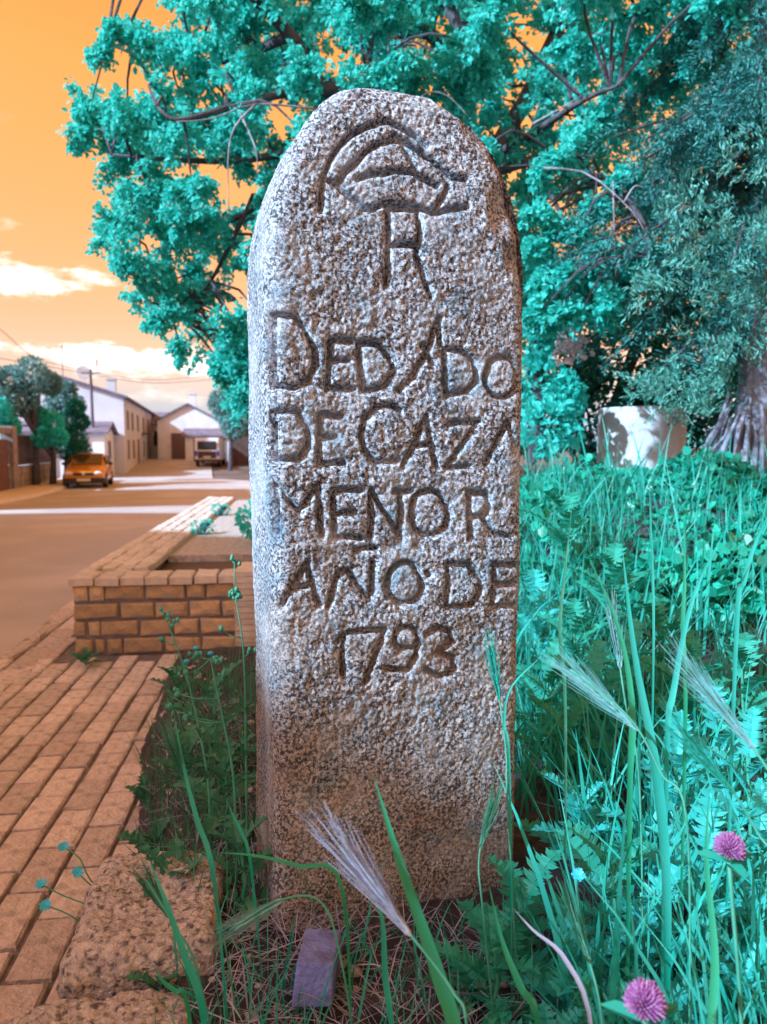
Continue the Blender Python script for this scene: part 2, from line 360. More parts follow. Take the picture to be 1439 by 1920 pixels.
# raised bed: soil sheet
def bed_n(X, Y):
    p = np.stack([X.ravel(), Y.ravel(), X.ravel() * 0], 1)
    return bedz(X, Y) + (.012 * noise3(p * 9, 3) + .008 * noise3(p * 30, 4)).reshape(X.shape) - .02 * (1 - ss(0, .2, X - edge_x(Y)))
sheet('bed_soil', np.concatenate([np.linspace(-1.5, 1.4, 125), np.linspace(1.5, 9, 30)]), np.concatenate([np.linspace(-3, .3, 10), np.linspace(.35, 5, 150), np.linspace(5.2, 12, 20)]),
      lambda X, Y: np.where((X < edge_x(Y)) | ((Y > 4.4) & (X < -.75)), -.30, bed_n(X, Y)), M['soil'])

# ------------------------------------------------------------------ the carved stone
TH = R(19); SC = Vector((0.0, 1.41, 0)); BASEZ = .30
ST = thing('carved_stone', 'tall grey granite slab with rounded top, carved with a crown and an inscription', 'stone', (SC.x, SC.y, BASEZ), TH)
nrm = Vector((math.sin(TH), -math.cos(TH), 0)); tx = Vector((math.cos(TH), math.sin(TH), 0))
def loc(px, py):                                # photo point on the front plane -> stone (x, z)
    r = ray(px, py); t = (SC - Vector((0, 0, CAMZ))).dot(nrm) / r.dot(nrm)
    h = Vector((0, 0, CAMZ)) + r * t
    return ((h - SC).dot(tx), h.z - BASEZ)
XL = loc(506, 900)[0]; XR = loc(984, 900)[0]; HW = (XR - XL) / 2; XC = (XR + XL) / 2
ZT = loc(722, 168)[1] + .028; ZA = loc(480, 505)[1]; TT = .25
def Z1(*p): return [(440 + x / 2.481, 150 + y / 2.481) for x, y in p]
def Z2(*p): return [(440 + x / 2.481, 560 + y / 2.481) for x, y in p]
def Z3(*p): return [(440 + x / 2.481, 1000 + y / 2.481) for x, y in p]
def ell(f, cx, cy, rx, ry, a0=0, a1=360, n=18):
    return f(*[(cx + rx * math.cos(R(a0 + (a1 - a0) * k / n)), cy + ry * math.sin(R(a0 + (a1 - a0) * k / n))) for k in range(n + 1)])
strokes = [ # crown
 Z1((400, 600), (403, 520), (415, 450), (440, 370), (490, 290), (560, 225), (640, 185), (710, 168)), Z1((745, 235), (830, 290), (900, 340), (960, 390), (1020, 445), (1080, 452)),
 Z1((480, 475), (510, 430), (555, 385), (610, 325), (670, 283), (740, 262), (800, 275), (870, 312), (930, 365), (1000, 445)),
 Z1((715, 165), (770, 190), (840, 235), (900, 290)), Z1((570, 452), (640, 432), (740, 415), (830, 425), (900, 460), (945, 485)), Z1((430, 455), (490, 490), (540, 540), (600, 590), (650, 596)),
 Z1((600, 592), (700, 578), (800, 580), (880, 600), (920, 618), (1000, 602), (1080, 585)), Z1((790, 290), (840, 395)), Z1((1000, 440), (992, 500), (955, 570), (925, 612)),
 # R
 Z1((718, 590), (720, 700), (716, 820), (710, 955)), Z1((720, 592), (850, 602), (862, 660), (860, 750), (830, 768), (738, 768)), Z1((845, 770), (858, 850), (885, 930), (912, 1010)),
 # DEDADO
 Z2((185, 80), (190, 400)), Z2((185, 76), (280, 82), (330, 140), (375, 230), (382, 310), (350, 380), (280, 415), (190, 412)),
 Z2((450, 200), (440, 415), (555, 422)), Z2((450, 198), (555, 194)), Z2((450, 292), (530, 287)),
 Z2((588, 205), (600, 425)), Z2((592, 205), (680, 215), (742, 280), (747, 350), (702, 412), (605, 427)),
 Z2((770, 425), (840, 350), (900, 250), (950, 95)), Z2((880, 215), (925, 300)), Z2((950, 95), (965, 215)),
 Z2((985, 235), (990, 452)), Z2((985, 233), (1060, 238), (1122, 290), (1132, 380), (1090, 432), (995, 450)), ell(Z2, 1250, 365, 74, 95),
 # DE CAZA
 Z2((187, 530), (190, 755)), Z2((187, 528), (290, 530), (342, 600), (346, 690), (300, 748), (190, 757)),
 Z2((400, 545), (396, 765), (512, 768)), Z2((400, 545), (492, 545)), Z2((400, 652), (472, 646)),
 Z2((775, 522), (720, 498), (660, 505), (608, 560), (590, 640), (610, 710), (670, 765), (765, 752)),
 Z2((790, 782), (890, 560), (942, 775)), Z2((838, 682), (922, 682)), Z2((1010, 582), (1140, 572), (990, 785), (1092, 780)), Z2((1172, 765), (1275, 572)), Z2((1275, 575), (1312, 690)),
 # MENOR
 Z2((188, 1110), (190, 870), (300, 990), (390, 870), (402, 1105)), Z2((460, 895), (465, 1112), (592, 1116)), Z2((460, 895), (592, 890)), Z2((475, 1002), (562, 996)),
 Z2((632, 1110), (638, 890), (770, 1110)), Z2((770, 1105), (768, 900)), Z2((745, 902), (825, 896)), ell(Z2, 905, 1000, 84, 105),
 Z2((1090, 900), (1090, 1112)), Z2((1090, 900), (1168, 905), (1184, 945), (1165, 1008), (1092, 1020)), Z2((1148, 1020), (1210, 1095), (1265, 1110)),
 # ANO DE
 Z3((205, 348), (330, 145), (387, 335)), Z3((268, 262), (356, 250)), Z3((430, 345), (482, 185), (525, 180), (625, 312)), Z3((640, 150), (635, 315)), Z3((565, 88), (610, 70), (655, 75)),
 ell(Z3, 788, 235, 80, 96), Z3((895, 185), (905, 195)), Z3((985, 148), (985, 342)), Z3((985, 146), (1080, 150), (1132, 210), (1136, 270), (1100, 335), (985, 345)),
 Z3((1200, 155), (1196, 342), (1312, 342)), Z3((1200, 150), (1320, 150)), Z3((1200, 242), (1292, 240)),
 # 1793
 Z3((470, 505), (500, 475), (496, 665)), Z3((525, 462), (692, 455), (652, 560), (600, 692)), ell(Z3, 790, 492, 55, 52), Z3((845, 495), (842, 570), (795, 640), (700, 632)),
 Z3((890, 475), (940, 442), (1000, 458), (1012, 510), (945, 552), (1020, 590), (1026, 640), (965, 672), (885, 640))]
segs = []
for s_ in strokes:
    q = [loc(*p) for p in s_]; segs += [(q[i], q[i + 1]) for i in range(len(q) - 1)]
segs = np.array(segs)                           # (n,2,2)
zl = list(np.linspace(-.25, ZA, 520)) + [ZA + (ZT - ZA) * math.sin(R(a)) for a in np.linspace(0.6, 89.2, 170)]
cp = [1.0] * 520 + [math.cos(R(a)) for a in np.linspace(0.6, 89.2, 170)]
NF, NS, NB, NC = 236, 34, 30, 9
rows = []; nrms = []
for z, c in zip(zl, cp):
    k = c ** .76 if c < 1 else 1
    hw = HW * max(k, .015); hd = TT / 2 * max(.12, k ** .38); r = min(.032, hw * .6, hd * .6)
    pts = []; nn = []
    for x in np.linspace(-hw + r, hw - r, NF): pts.append((x, -hd)); nn.append((0, -1))
    def arc(cx, cy, a0, a1, n_):
        for a in np.linspace(a0, a1, n_ + 2)[1:-1]: pts.append((cx + r * math.cos(R(a)), cy + r * math.sin(R(a)))); nn.append((math.cos(R(a)), math.sin(R(a))))
    arc(hw - r, -hd + r, -90, 0, NC)
    for y in np.linspace(-hd + r, hd - r, NS): pts.append((hw, y)); nn.append((1, 0))
    arc(hw - r, hd - r, 0, 90, 5)
    for x in np.linspace(hw - r, -hw + r, NB): pts.append((x, hd)); nn.append((0, 1))
    arc(-hw + r, hd - r, 90, 180, 5)
    for y in np.linspace(hd - r, -hd + r, NS): pts.append((-hw, y)); nn.append((-1, 0))
    arc(-hw + r, -hd + r, 180, 270, NC)
    sn = math.sqrt(max(0, 1 - c * c))
    rows.append([(x + XC, y + TT / 2, z) for x, y in pts]); nrms.append([(a * (.25 + .75 * c) if c < 1 else a, b, sn * (abs(a) + .3 * (1 - abs(b)))) for a, b in nn])
n = len(rows[0]); V = np.array(rows).reshape(-1, 3); NR = np.array(nrms).reshape(-1, 3); NR /= np.maximum(np.linalg.norm(NR, axis=1, keepdims=True), 1e-6)
Fi = np.arange(len(rows) - 1)[:, None] * n + np.arange(n)[None]; Fj = np.arange(len(rows) - 1)[:, None] * n + (np.arange(n)[None] + 1) % n
Fc = np.stack([Fi.ravel(), Fj.ravel(), (Fj + n).ravel(), (Fi + n).ravel()], 1).tolist(); Fc.append(tuple((len(rows) - 1) * n + k for k in range(n)))
front = (NR[:, 1] < -.5)
dist = np.full(len(V), 9.0); idx = np.where(front)[0]; Q = V[idx][:, [0, 2]]; wob = np.stack([noise3(V[idx] * 45, 21), noise3(V[idx] * 45, 22)], 1) * .002
Q = Q + wob; dm = np.full(len(Q), 9.0)
for a, b in segs:
    ab = b - a; t = np.clip(((Q - a) @ ab) / (ab @ ab + 1e-12), 0, 1); dm = np.minimum(dm, np.hypot(*(Q - a - t[:, None] * ab).T))
dist[idx] = dm
rough = .0024 * noise3(V * 13, 1) + .0012 * noise3(V * 38, 2) + .0014 * noise3(V * 95, 3) + .0019 * noise3(V * 210, 4)
pit = np.minimum(0, noise3(V * 62, 8) + .25) * .0035
pit[dist > 8] *= .5
side = (np.abs(NR[:, 0]) > .7); rough[side] *= .6
disp = rough + pit + .006 * noise3(V * 5, 6)
lowf = ss(.15, .65, V[:, 2]); disp *= (.55 + .45 * lowf)
gd = .024 * np.exp(-(dist / .0050) ** 2) * (.85 + .3 * noise3(V * 20, 9)) + .0014 * np.exp(-(dist / .014) ** 2)
gd[dist > 1] = 0
disp -= gd
# broken shoulder on the upper right
zs_ = [loc(880, p)[1] for p in (640, 560, 470, 400, 300, 210, 160)]; xs_ = [loc(p, 400)[0] for p in (1000, 960, 935, 915, 900, 850, 800)]
xl_ = np.interp(V[:, 2], zs_, xs_) + .012 * noise3(V * 22, 12)
chip = np.where(V[:, 2] > zs_[0], np.clip((V[:, 0] - xl_) / .075, 0, 1), 0); chipd = chip ** 1.2 * (.038 + .024 * noise3(V * 18, 13) + .006 * noise3(V * 60, 16)) * (NR[:, 1] < -.2)
stain_shade = np.clip(chip * 1.6, 0, 1)
stain_shade = np.maximum(stain_shade, .85 * (1 - ss(.50, .98, V[:, 2] + .12 * noise3(V * 5, 14))))  # shade on the lower slab, painted in as a brown tint
stain_shade = np.maximum(stain_shade, .5 * ss(.2, .26, V[:, 0]) * ss(0, .3, noise3(V * 7, 15)))
V = V + NR * disp[:, None]; V[:, 1] += chipd
V[:, 0] += .006 * noise3(np.stack([V[:, 2] * 5, V[:, 2] * 0, V[:, 2] * 0], 1), 30)
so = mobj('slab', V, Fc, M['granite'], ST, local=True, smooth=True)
at = so.data.attributes.new('stain_shade', 'FLOAT', 'POINT'); at.data.foreach_set('value', stain_shade.astype(np.float32))

# ------------------------------------------------------------------ rough edging blocks, lavender brick
def rough_block(name, label, c, size, rz, seed, m, res=26, amp=.02, cat='stone', tilt=(0, 0)):
    sx_, sy_, sz_ = size; V = []; Fc = []
    g = np.linspace(-1, 1, res)
    for ax in range(3):
        for s_ in (-1, 1):
            b = len(V)
            for a in g:
                for c_ in g:
                    p = [0, 0, 0]; p[ax] = s_; p[(ax + 1) % 3] = a * s_; p[(ax + 2) % 3] = c_; V.append(p)
            for i in range(res - 1):
                for j in range(res - 1): q = b + i * res + j; Fc.append((q, q + res, q + res + 1, q + 1))
    V = np.array(V, float); k = np.abs(V) ** 11; V = V / (k.sum(1, keepdims=True) ** (1 / 11.))
    V = V * np.array(size) / 2; nn = V / np.linalg.norm(V, axis=1, keepdims=True)
    d = amp * noise3(V * 9 + seed, seed) + amp * .5 * noise3(V * 28 + seed, seed + 1) + amp * .28 * noise3(V * 90 + seed, seed + 2) - amp * .5 * np.maximum(0, noise3(V * 16 + seed, seed + 3) - .2)
    V = V + nn * d[:, None]
    o = mobj(name, V, Fc, m, local=True, smooth=True); o.location = c; o.rotation_euler = (tilt[0], tilt[1], rz); tag(o, label, cat); return o
p = PZ(330, 1740, .40); rough_block('edging_stone', 'rough tan edging stone with worn top at foot of the carved stone, beside the paving', (p.x - .05, p.y + .02, .262), (.27, .34, .40), R(8), 3, M['block'], 80, .015)
p = PZ(235, 1960, .40); rough_block('edging_stone', 'rough pinkish edging stone in front of the larger worn edging stone', (p.x - .04, p.y - .03, .225), (.29, .27, .38), R(14), 9, M['block'], 80, .015)
# lavender brick leaning on the slab's foot
bt = P(607, 1742, 1.235); bb = P(588, 1890, 1.13)
lb = MB(); w2 = .031
def brickpt(px, py, d): return P(px, py, d)
f0, f1, f2, f3 = brickpt(546, 1890, 1.11), brickpt(622, 1888, 1.12), brickpt(626, 1808, 1.14), brickpt(556, 1806, 1.13)
k0, k1 = brickpt(574, 1740, 1.22), brickpt(640, 1744, 1.23); dn = Vector((0.0, .09, -.10))
lb.add([f0, f1, f2, f3, k0, k1, k0 + dn * .9, k1 + dn * .9, f0 + Vector((0, .05, -.03)), f1 + Vector((0, .05, -.03))],
       [(0, 1, 2, 3), (3, 2, 5, 4), (4, 5, 7, 6), (1, 9, 7, 5, 2), (0, 3, 4, 6, 8), (8, 6, 7, 9), (0, 8, 9, 1)])
o = lb.build('broken_brick', M['lav']); bev = o.modifiers.new('bevel', 'BEVEL'); bev.width = .003; bev.segments = 2
tag(o, 'broken lavender brick lying against the foot of the carved stone', 'brick')

# ------------------------------------------------------------------ brick planter
PLT = thing('brick_planter', 'low tan brick planter beside the road with flat brick coping', 'planter', O)
PH = .50; PW = 1.06; PLEN = 7.6; CW = .40
core = MB()
def qbox(mb, u0, u1, t0, t1, z0, z1):
    b = len(mb.V)
    for z in (z0, z1):
        for u, t in ((u0, t0), (u1, t0), (u1, t1), (u0, t1)): mb.V.append(tuple(pl(u, t, z)))
    mb.F += [tuple(b + i for i in f) for f in ((0, 3, 2, 1), (4, 5, 6, 7), (0, 1, 5, 4), (1, 2, 6, 5), (2, 3, 7, 6), (3, 0, 4, 7))]
qbox(core, .016, PW, .016, .26, -.05, PH - .05); qbox(core, .016, CW - .02, .263, PLEN, -.05, PH - .05); qbox(core, CW - .017, 3.0, PLEN - .3, PLEN, -.05, PH - .05)
core.build('wall_core', M['mortar'], PLT)
def brick_mesh(name, w, l, h, m, seed):
    o_ = slab_mesh(name, w, l, h, m, seed, .009, .006); return o_
bm_ = {}
def put_brick(u, t, z, w, l, h, rotx, m, name='brick'):    # w across u, l depth, face towards -T if rotx
    key = (round(w, 2), round(l, 2), round(h, 2), m, rnd.randrange(3))
    if key not in bm_: bm_[key] = brick_mesh(name, w, l, h, M[m], hash(key[:3]) % 999 + key[4])
    o = bpy.data.objects.new(name, bm_[key]); COL.objects.link(o); o.parent = PLT
    o.location = pl(u, t, z) - O + Vector((rnd.uniform(-.002, .002), rnd.uniform(-.004, .004), rnd.uniform(-.002, .002)))
    o.rotation_euler = (R(90) if rotx else 0, rnd.uniform(-.015, .015), A0 + rnd.uniform(-.01, .01)); return o
widths = [[.10, .10, .25, .26, .12, .19, .02], [.29, .22, .21, .21, .10], [.09, .08, .24, .21, .17, .24], [.12, .08, .10, .26, .24, .22], ]
zc = PH - .055
for c in range(4):
    u = .004; z1 = zc - c * .116
    for w in widths[c]:
        if u + w > PW + .02 or w < .05: break
        put_brick(u + w / 2, 0.0, z1 - .05, w - .018, .092, .09, True, 'brick'); u += w
u = -.012
for w in [.16, .15, .16, .15, .15, .16, .15]:            # coping along the front
    put_brick(u + w / 2, .105, PH, w - .012, .245, .055, False, 'capbrick', 'coping_brick'); u += w
for r_ in range(4):                              # coping along the road side
    for j in range(29):
        t = .245 + .13 + j * .252 + (r_ % 2) * .12
        if t > PLEN - .05: continue
        put_brick(.035 + r_ * .108, t, PH + rnd.uniform(-.002, .002), .097, .24, .055, False, 'capbrick', 'coping_brick')
inner = MB(); qbox(inner, CW + .0, 3.2, .30, 1.2, .05, PH - .10); o = inner.build('soil', M['earth'], PLT)
inner = MB(); qbox(inner, CW + .0, 3.2, 1.203, PLEN - .32, .05, PH - .045); inner.build('gravel_fill', M['gravel'], PLT)
# thin-tile pier behind the stone
pr = P(450, 1320, 3.6); PIER = thing('tile_pier', 'narrow pier of thin stacked cream tiles between the planter and the carved stone', 'pier', (pr.x, pr.y, 0))
tm = slab_mesh('tile', .36, .30, .027, M['capbrick'], 77, .003, .003)
xl0 = P(436, 1200, 3.6).x
for k in range(24):
    o = bpy.data.objects.new('tile', tm); COL.objects.link(o); o.parent = PIER
    o.location = (xl0 + .185 - pr.x + rnd.uniform(-.002, .002), .15, .03 * (k + 1)); o.rotation_euler = (0, 0, R(3) + (math.pi if rnd.random() < .5 else 0))
MB().box(xl0 + .02, xl0 + .35, pr.y + .02, pr.y + .28, -.05, .715).build('mortar_core', M['mortar'], PIER)

# ------------------------------------------------------------------ leaves, twigs, trees
def leaves_np(pos, dr, up, Ln, Wd, fold=.25):
    side = np.cross(dr, up); side /= np.maximum(np.linalg.norm(side, axis=1, keepdims=True), 1e-6); up = np.cross(side, dr)
    Ln = Ln[:, None]; Wd = Wd[:, None]; v = []
    for a, b in ((0, 0), (.3, .46), (.68, .40), (1, 0), (.68, -.40), (.3, -.46)):
        v.append(pos + dr * Ln * a + side * Wd * b + up * Wd * abs(b) * fold * 2)
    V = np.stack(v, 1).reshape(-1, 3); i = np.arange(len(pos))[:, None] * 6
    return V, np.concatenate([i + np.array([0, 1, 2, 3]), i + np.array([0, 3, 4, 5])], 0)
def unit(a): return a / np.maximum(np.linalg.norm(a, axis=1, keepdims=True), 1e-6)
def rdir(n): return unit(rng.normal(size=(n, 3)))
def leaf_cloud(cents, rads, n, L0, W0, droop=0.0, shell=.45):     # ellipsoid clumps
    cents = np.array(cents, float); rads = np.array(rads, float)
    if rads.ndim == 1: rads = np.repeat(rads[:, None], 3, 1)
    k = rng.integers(0, len(cents), n); d = rdir(n); rr = (shell + (1 - shell) * rng.random(n) ** .5)[:, None]
    pos = cents[k] + d * rads[k] * rr
    dr = unit(d + rdir(n) * .9 + np.array([0, 0, -droop])); up = unit(d * .4 + rdir(n) + np.array([0, 0, .8]))
    s = rng.uniform(.7, 1.25, n); return leaves_np(pos, dr, up, L0 * s, W0 * s)
def inpoly(x, y, poly):
    c = False; j = len(poly) - 1
    for i in range(len(poly)):
        if (poly[i][1] > y) != (poly[j][1] > y) and x < (poly[j][0] - poly[i][0]) * (y - poly[i][1]) / (poly[j][1] - poly[i][1]) + poly[i][0]: c = not c
        j = i
    return c
# --- the big tree behind the stone
tb = Vector((.68, 6.0, .9)); TREE = thing('broadleaf_tree', 'large spreading tree with bright teal leaves behind the carved stone', 'tree', tb)
tk = MB(); D = 6.0
limbs = [([(872, 560, D), (872, 330, D), (874, 200, D), (868, 110, D), (876, 20, D), (890, -90, D), (900, -300, D)], .105, .06),
 ([(868, 130, D), (800, 60, 5.8), (740, 75, 5.5), (700, 120, 5.2), (690, 150, 5.0)], .06, .02),
 ([(872, 60, D), (820, -20, 6.2), (760, -120, 6.4)], .06, .025),
 ([(872, 110, D), (910, 70, 5.8), (950, 10, 5.6), (980, -80, 5.4)], .06, .025),
 ([(885, 520, 6.1), (930, 290, 6.2), (985, 190, 6.3), (1030, 90, 6.4), (1065, 10, 6.5), (1090, -80, 6.5)], .085, .04),
 ([(985, 190, 6.3), (1060, 120, 6.0), (1130, 60, 5.7), (1220, 30, 5.5)], .04, .015),
 ([(872, 300, D), (740, 230, 5.7), (600, 160, 5.4), (555, 80, 5.2), (500, 20, 5.1), (440, -40, 5.0)], .075, .025),
 ([(600, 160, 5.4), (470, 190, 5.0), (400, 210, 4.8), (330, 225, 4.7), (295, 200, 4.7)], .03, .008),
 ([(540, 70, 5.2), (470, 100, 5.4), (380, 120, 5.6), (280, 110, 5.7), (200, 80, 5.7)], .03, .008),
 ([(740, 230, 5.7), (600, 275, 5.5), (450, 300, 5.4), (330, 300, 5.3), (210, 290, 5.3)], .04, .008),
 ([(600, 275, 5.5), (460, 400, 5.5), (340, 430, 5.6), (240, 440, 5.6)], .03, .008), ([(460, 400, 5.5), (400, 520, 5.6), (340, 600, 5.7)], .02, .006),
 ([(930, 290, 6.2), (1000, 250, 5.4), (1090, 190, 4.9), (1160, 160, 4.7)], .035, .01),
 ([(910, 330, 6.1), (1010, 300, 5.3), (1110, 330, 4.6), (1180, 380, 4.4), (1215, 440, 4.3), (1220, 480, 4.3)], .04, .007),
 ([(1130, 345, 4.5), (1200, 350, 4.4), (1225, 330, 4.4)], .012, .005), ([(1000, 300, 5.3), (1060, 420, 5.2), (1090, 520, 5.1)], .02, .006)]
lp = []
for pts, r0, r1 in limbs:
    q = spline([P(*p) for p in pts], 14); lp += q
    tk.tube(q, [r0 + (r1 - r0) * i / 13 for i in range(14)], 9)
tk.tube([tb + Vector((0, 0, -.3)), tb, tb + Vector((.0, 0, .4)), P(872, 560, D)], [.2, .15, .125, .105], 10)
lpa = np.array([tuple(p) for p in lp])
env = [(440, -60), (330, 10), (200, 55), (190, 110), (225, 150), (135, 190), (140, 250), (190, 320), (175, 400), (200, 440), (225, 510), (280, 540), (330, 590), (400, 660), (470, 745), (540, 650), (640, 420), (900, 420), (985, 660), (1060, 610), (1150, 600), (1180, 540), (1230, 480), (1240, 330), (1290, 230), (1439, 160), (1520, -60)]
holes = [(1060, 480, 22), (1035, 360, 14), (420, 545, 25), (520, 560, 20), (240, 130, 20), (520, 250, 25), (640, 100, 22), (830, 30, 25), (990, 60, 40), (350, 620, 20), (1120, 420, 30)]
blobs = []; tries = 0
while len(blobs) < 230 and tries < 20000:
    tries += 1; x = rnd.uniform(120, 1500); y = rnd.uniform(-60, 740); d = rnd.uniform(4.5, 7.4) if x > 520 else rnd.uniform(4.9, 6.4)
    if not inpoly(x, y, env) or any((x - a) ** 2 + (y - b) ** 2 < (c + 28) ** 2 for a, b, c in holes): continue
    if x > 1200 and y > 60 and rnd.random() < .5: continue
    if any((x - b[0]) ** 2 + (y - b[1]) ** 2 + ((d - b[3]) * 60) ** 2 < 40 ** 2 for b in blobs): continue
    blobs.append((x, y, rnd.uniform(42, 74), d))
for k in range(34): blobs.append((rnd.uniform(250, 1400), rnd.uniform(-650, -80), rnd.uniform(70, 110), rnd.uniform(5, 7.5)))
for x, y in ((160, 205), (150, 255), (185, 90), (215, 60), (200, 430), (225, 495), (290, 600), (340, 655), (330, 590), (445, 690), (440, 640), (455, 735), (420, 700), (440, 665), (465, 700), (450, 715), (470, 760), (460, 640), (475, 670), (425, 670), (1090, 585), (1140, 560), (1205, 470), (1180, 500), (1130, 590), (1110, 470), (1010, 400), (1040, 430), (1000, 470), (1060, 520), (1020, 540), (1085, 440), (1010, 330), (1050, 300), (1120, 380), (1165, 330), (1000, 600), (1040, 590)):
    blobs.append((x, y, 24, 5.4 if x < 600 else 4.4))
LV, LF, off = [], [], 0
def addleaves(t):
    global off
    LV.append(t[0]); LF.append(t[1] + off); off += len(t[0])
tw = MB()
for x, y, r, d in blobs:
    c = P(x, y, d); rm = r * d / F; near = lpa[np.argmin(((lpa - np.array(c)) ** 2).sum(1))]; nv = Vector(near)
    mid = (nv + c) / 2 + Vector((rnd.uniform(-.1, .1), rnd.uniform(-.1, .1), .12))
    if (nv - c).length > .06: tw.tube(spline([nv, mid, c], 6), [.012, .011, .009, .008, .006, .005], 5)
    nt_ = 10 if r > 30 else 6
    for k in range(nt_):
        dv = Vector(tuple(rdir(1)[0])); dv.z = dv.z * .8 - .15; e = c + dv * rm * rnd.uniform(.7, 1.25) + Vector((0, 0, -.05 * rm))
        m2 = (c + e) / 2 + Vector((0, 0, .12 * rm)); tw.tube([c, m2, e], [.004, .003, .0015], 3, False)
        nl = 70 if y > -70 else 24; t = rng.random(nl) ** .7
        a = np.array(c); b = np.array(m2); c2 = np.array(e); t_ = t[:, None]
        pos = a * (1 - t_) ** 2 + 2 * b * t_ * (1 - t_) + c2 * t_ ** 2 + rng.normal(size=(nl, 3)) * .022 * (1 if y > -70 else 2)
        dr = unit(np.array(dv)[None] * .5 + rdir(nl) + np.array([0, 0, -.35])); s = rng.uniform(.75, 1.3, nl) * (1 if y > -70 else 1.7)
        addleaves(leaves_np(pos, dr, unit(rdir(nl) + np.array([-.3, -.2, 1.0])), .040 * s, .028 * s))
tk.build('trunk', M['bark'], TREE, smooth=True)
tw.build('twigs', M['bark'], TREE)
mobj('crown', np.concatenate(LV), np.concatenate(LF), M['leaf'], TREE)
# pale bare twigs hanging in the crown
for q in ([(600, 205, 4.7), (480, 195, 4.6), (400, 222, 4.5), (330, 228, 4.5)], [(480, 195, 4.6), (440, 240, 4.5), (428, 300, 4.5), (430, 400, 4.5)], [(450, 210, 4.6), (480, 280, 4.5), (482, 330, 4.5)], [(760, 215, 4.6), (800, 175, 4.6), (840, 180, 4.6), (880, 220, 4.6)],
          [(735, 165, 4.7), (728, 80, 4.8), (740, 30, 4.9)], [(1000, 232, 4.4), (1040, 210, 4.4), (1090, 180, 4.4)], [(1020, 315, 4.3), (1100, 325, 4.3), (1170, 380, 4.2), (1205, 425, 4.2), (1220, 475, 4.2)], [(1170, 380, 4.2), (1190, 350, 4.2), (1210, 352, 4.2)], [(1150, 340, 4.3), (1152, 430, 4.3), (1155, 520, 4.3)], [(1110, 430, 4.4), (1120, 500, 4.4)]):
    MB().tube(spline([P(*p) for p in q], 10), [.007 - .0005 * i for i in range(10)], 5).build('bare_twig', M['palebark'], TREE, smooth=True)

# --- conifer on the right
cb = P(1415, 900, 4.7); CON = thing('conifer_tree', 'dark blue-green conifer with shaggy pale bark beside the white tank', 'tree', (cb.x, cb.y, cb.z - .2))
tk = MB(); tk.tube(spline([cb + Vector((0, 0, -.3)), cb + Vector((0, 0, .3)), cb + Vector((.05, .1, 1.5)), cb + Vector((0, .1, 5))], 14), [.30, .22, .17, .15, .14, .13, .12, .11, .10, .09, .08, .07, .05, .03], 12)
for k in range(46):                               # hanging bark strips and root flares
    a = rnd.uniform(2.4, 6.2); r0 = .20; p0 = cb + Vector((math.cos(a) * .17, math.sin(a) * .17, rnd.uniform(.0, .55))); p1 = p0 + Vector((math.cos(a) * rnd.uniform(.03, .22), math.sin(a) * .12, -rnd.uniform(.25, .5)))
    tk.tube([p0, (p0 + p1) / 2 + Vector((math.cos(a) * .02, -.02, .03)), p1], [.012, .02, .008], 5)
tk.build('trunk', mat('shaggy_bark', (.16, .18, .25), .9, (.26, .29, .38), 10, .9, 40), CON)
def sprays(n, fn, L0, per, m, name, parent):
    VV, FF, of = [], [], 0
    for k in range(n):
        c, out = fn(); out = out.normalized(); sp = Vector((rnd.gauss(0, 1), rnd.gauss(0, 1), rnd.gauss(0, .5))); side = out.cross(sp).normalized()
        Lr = L0 * rnd.uniform(.7, 1.3); t = rng.random(per) ; sgn = rng.choice([-1, 1], per)
        pos = np.array(c)[None] + np.array(out)[None] * (t * Lr)[:, None] + np.array([0, 0, -1.])[None] * (t ** 2 * Lr * .25)[:, None]
        wdt = Lr * .42 * (1 - t) ** .6 * rng.uniform(.3, 1, per)
        pos = pos + np.array(side)[None] * (sgn * wdt * .5)[:, None] + rng.normal(size=(per, 3)) * .012
        dr = unit(np.array(out)[None] * .9 + np.array(side)[None] * sgn[:, None] * .9 + rng.normal(size=(per, 3)) * .35)
        s = rng.uniform(.7, 1.3, per); v, f = leaves_np(pos, dr, unit(rdir(per) + np.array([0, 0, 1])), .030 * s, .0075 * s, .1)
        VV.append(v); FF.append(f + of); of += len(v)
    return mobj(name, np.concatenate(VV), np.concatenate(FF), M[m], parent)
ends = []
for k in range(160):
    while True:
        x = rnd.uniform(1060, 1560); y = rnd.uniform(-240, 760)
        lim = 1250 - 190 * min(1, max(0, (y - 40) / 350)) + max(0, y - 600) * 1.1
        if x > lim: break
    c = P(x, y, rnd.uniform(4.0, 6.0)); s0 = cb + Vector((0, .1, max(.35, c.z - cb.z + rnd.uniform(.05, .5)))); ends.append(spline([s0, (s0 + c) / 2 + Vector((0, 0, .14)), c], 12))
def con_fn():
    q = rnd.choice(ends); i = rnd.randrange(4, 12); t = (q[min(i + 1, 11)] - q[i - 1]).normalized(); a = rnd.uniform(-1, 1)
    sd_ = t.cross(Vector((0, 0, 1))).normalized(); return q[i] + Vector((rnd.gauss(0, .015), rnd.gauss(0, .015), rnd.gauss(0, .015))), t * rnd.uniform(.3, 1) + sd_ * a + Vector((0, 0, rnd.uniform(-.35, .1)))
sprays(2700, con_fn, .20, 64, 'conifer', 'crown', CON)
def con_fn2():
    x, y, s = rnd.choice([(1390, 660, 60), (1360, 700, 45), (1420, 560, 50), (1330, 500, 70), (1380, 330, 80), (1250, 540, 50), (1300, 400, 60), (1425, 440, 40), (1250, 735, 40), (1310, 760, 35)])
    c = P(rnd.gauss(x, s * .6), rnd.gauss(y, s * .4), rnd.uniform(3.6, 4.0)); return c, Vector((-.7 + rnd.gauss(0, .4), -.5, .2 + rnd.gauss(0, .4)))
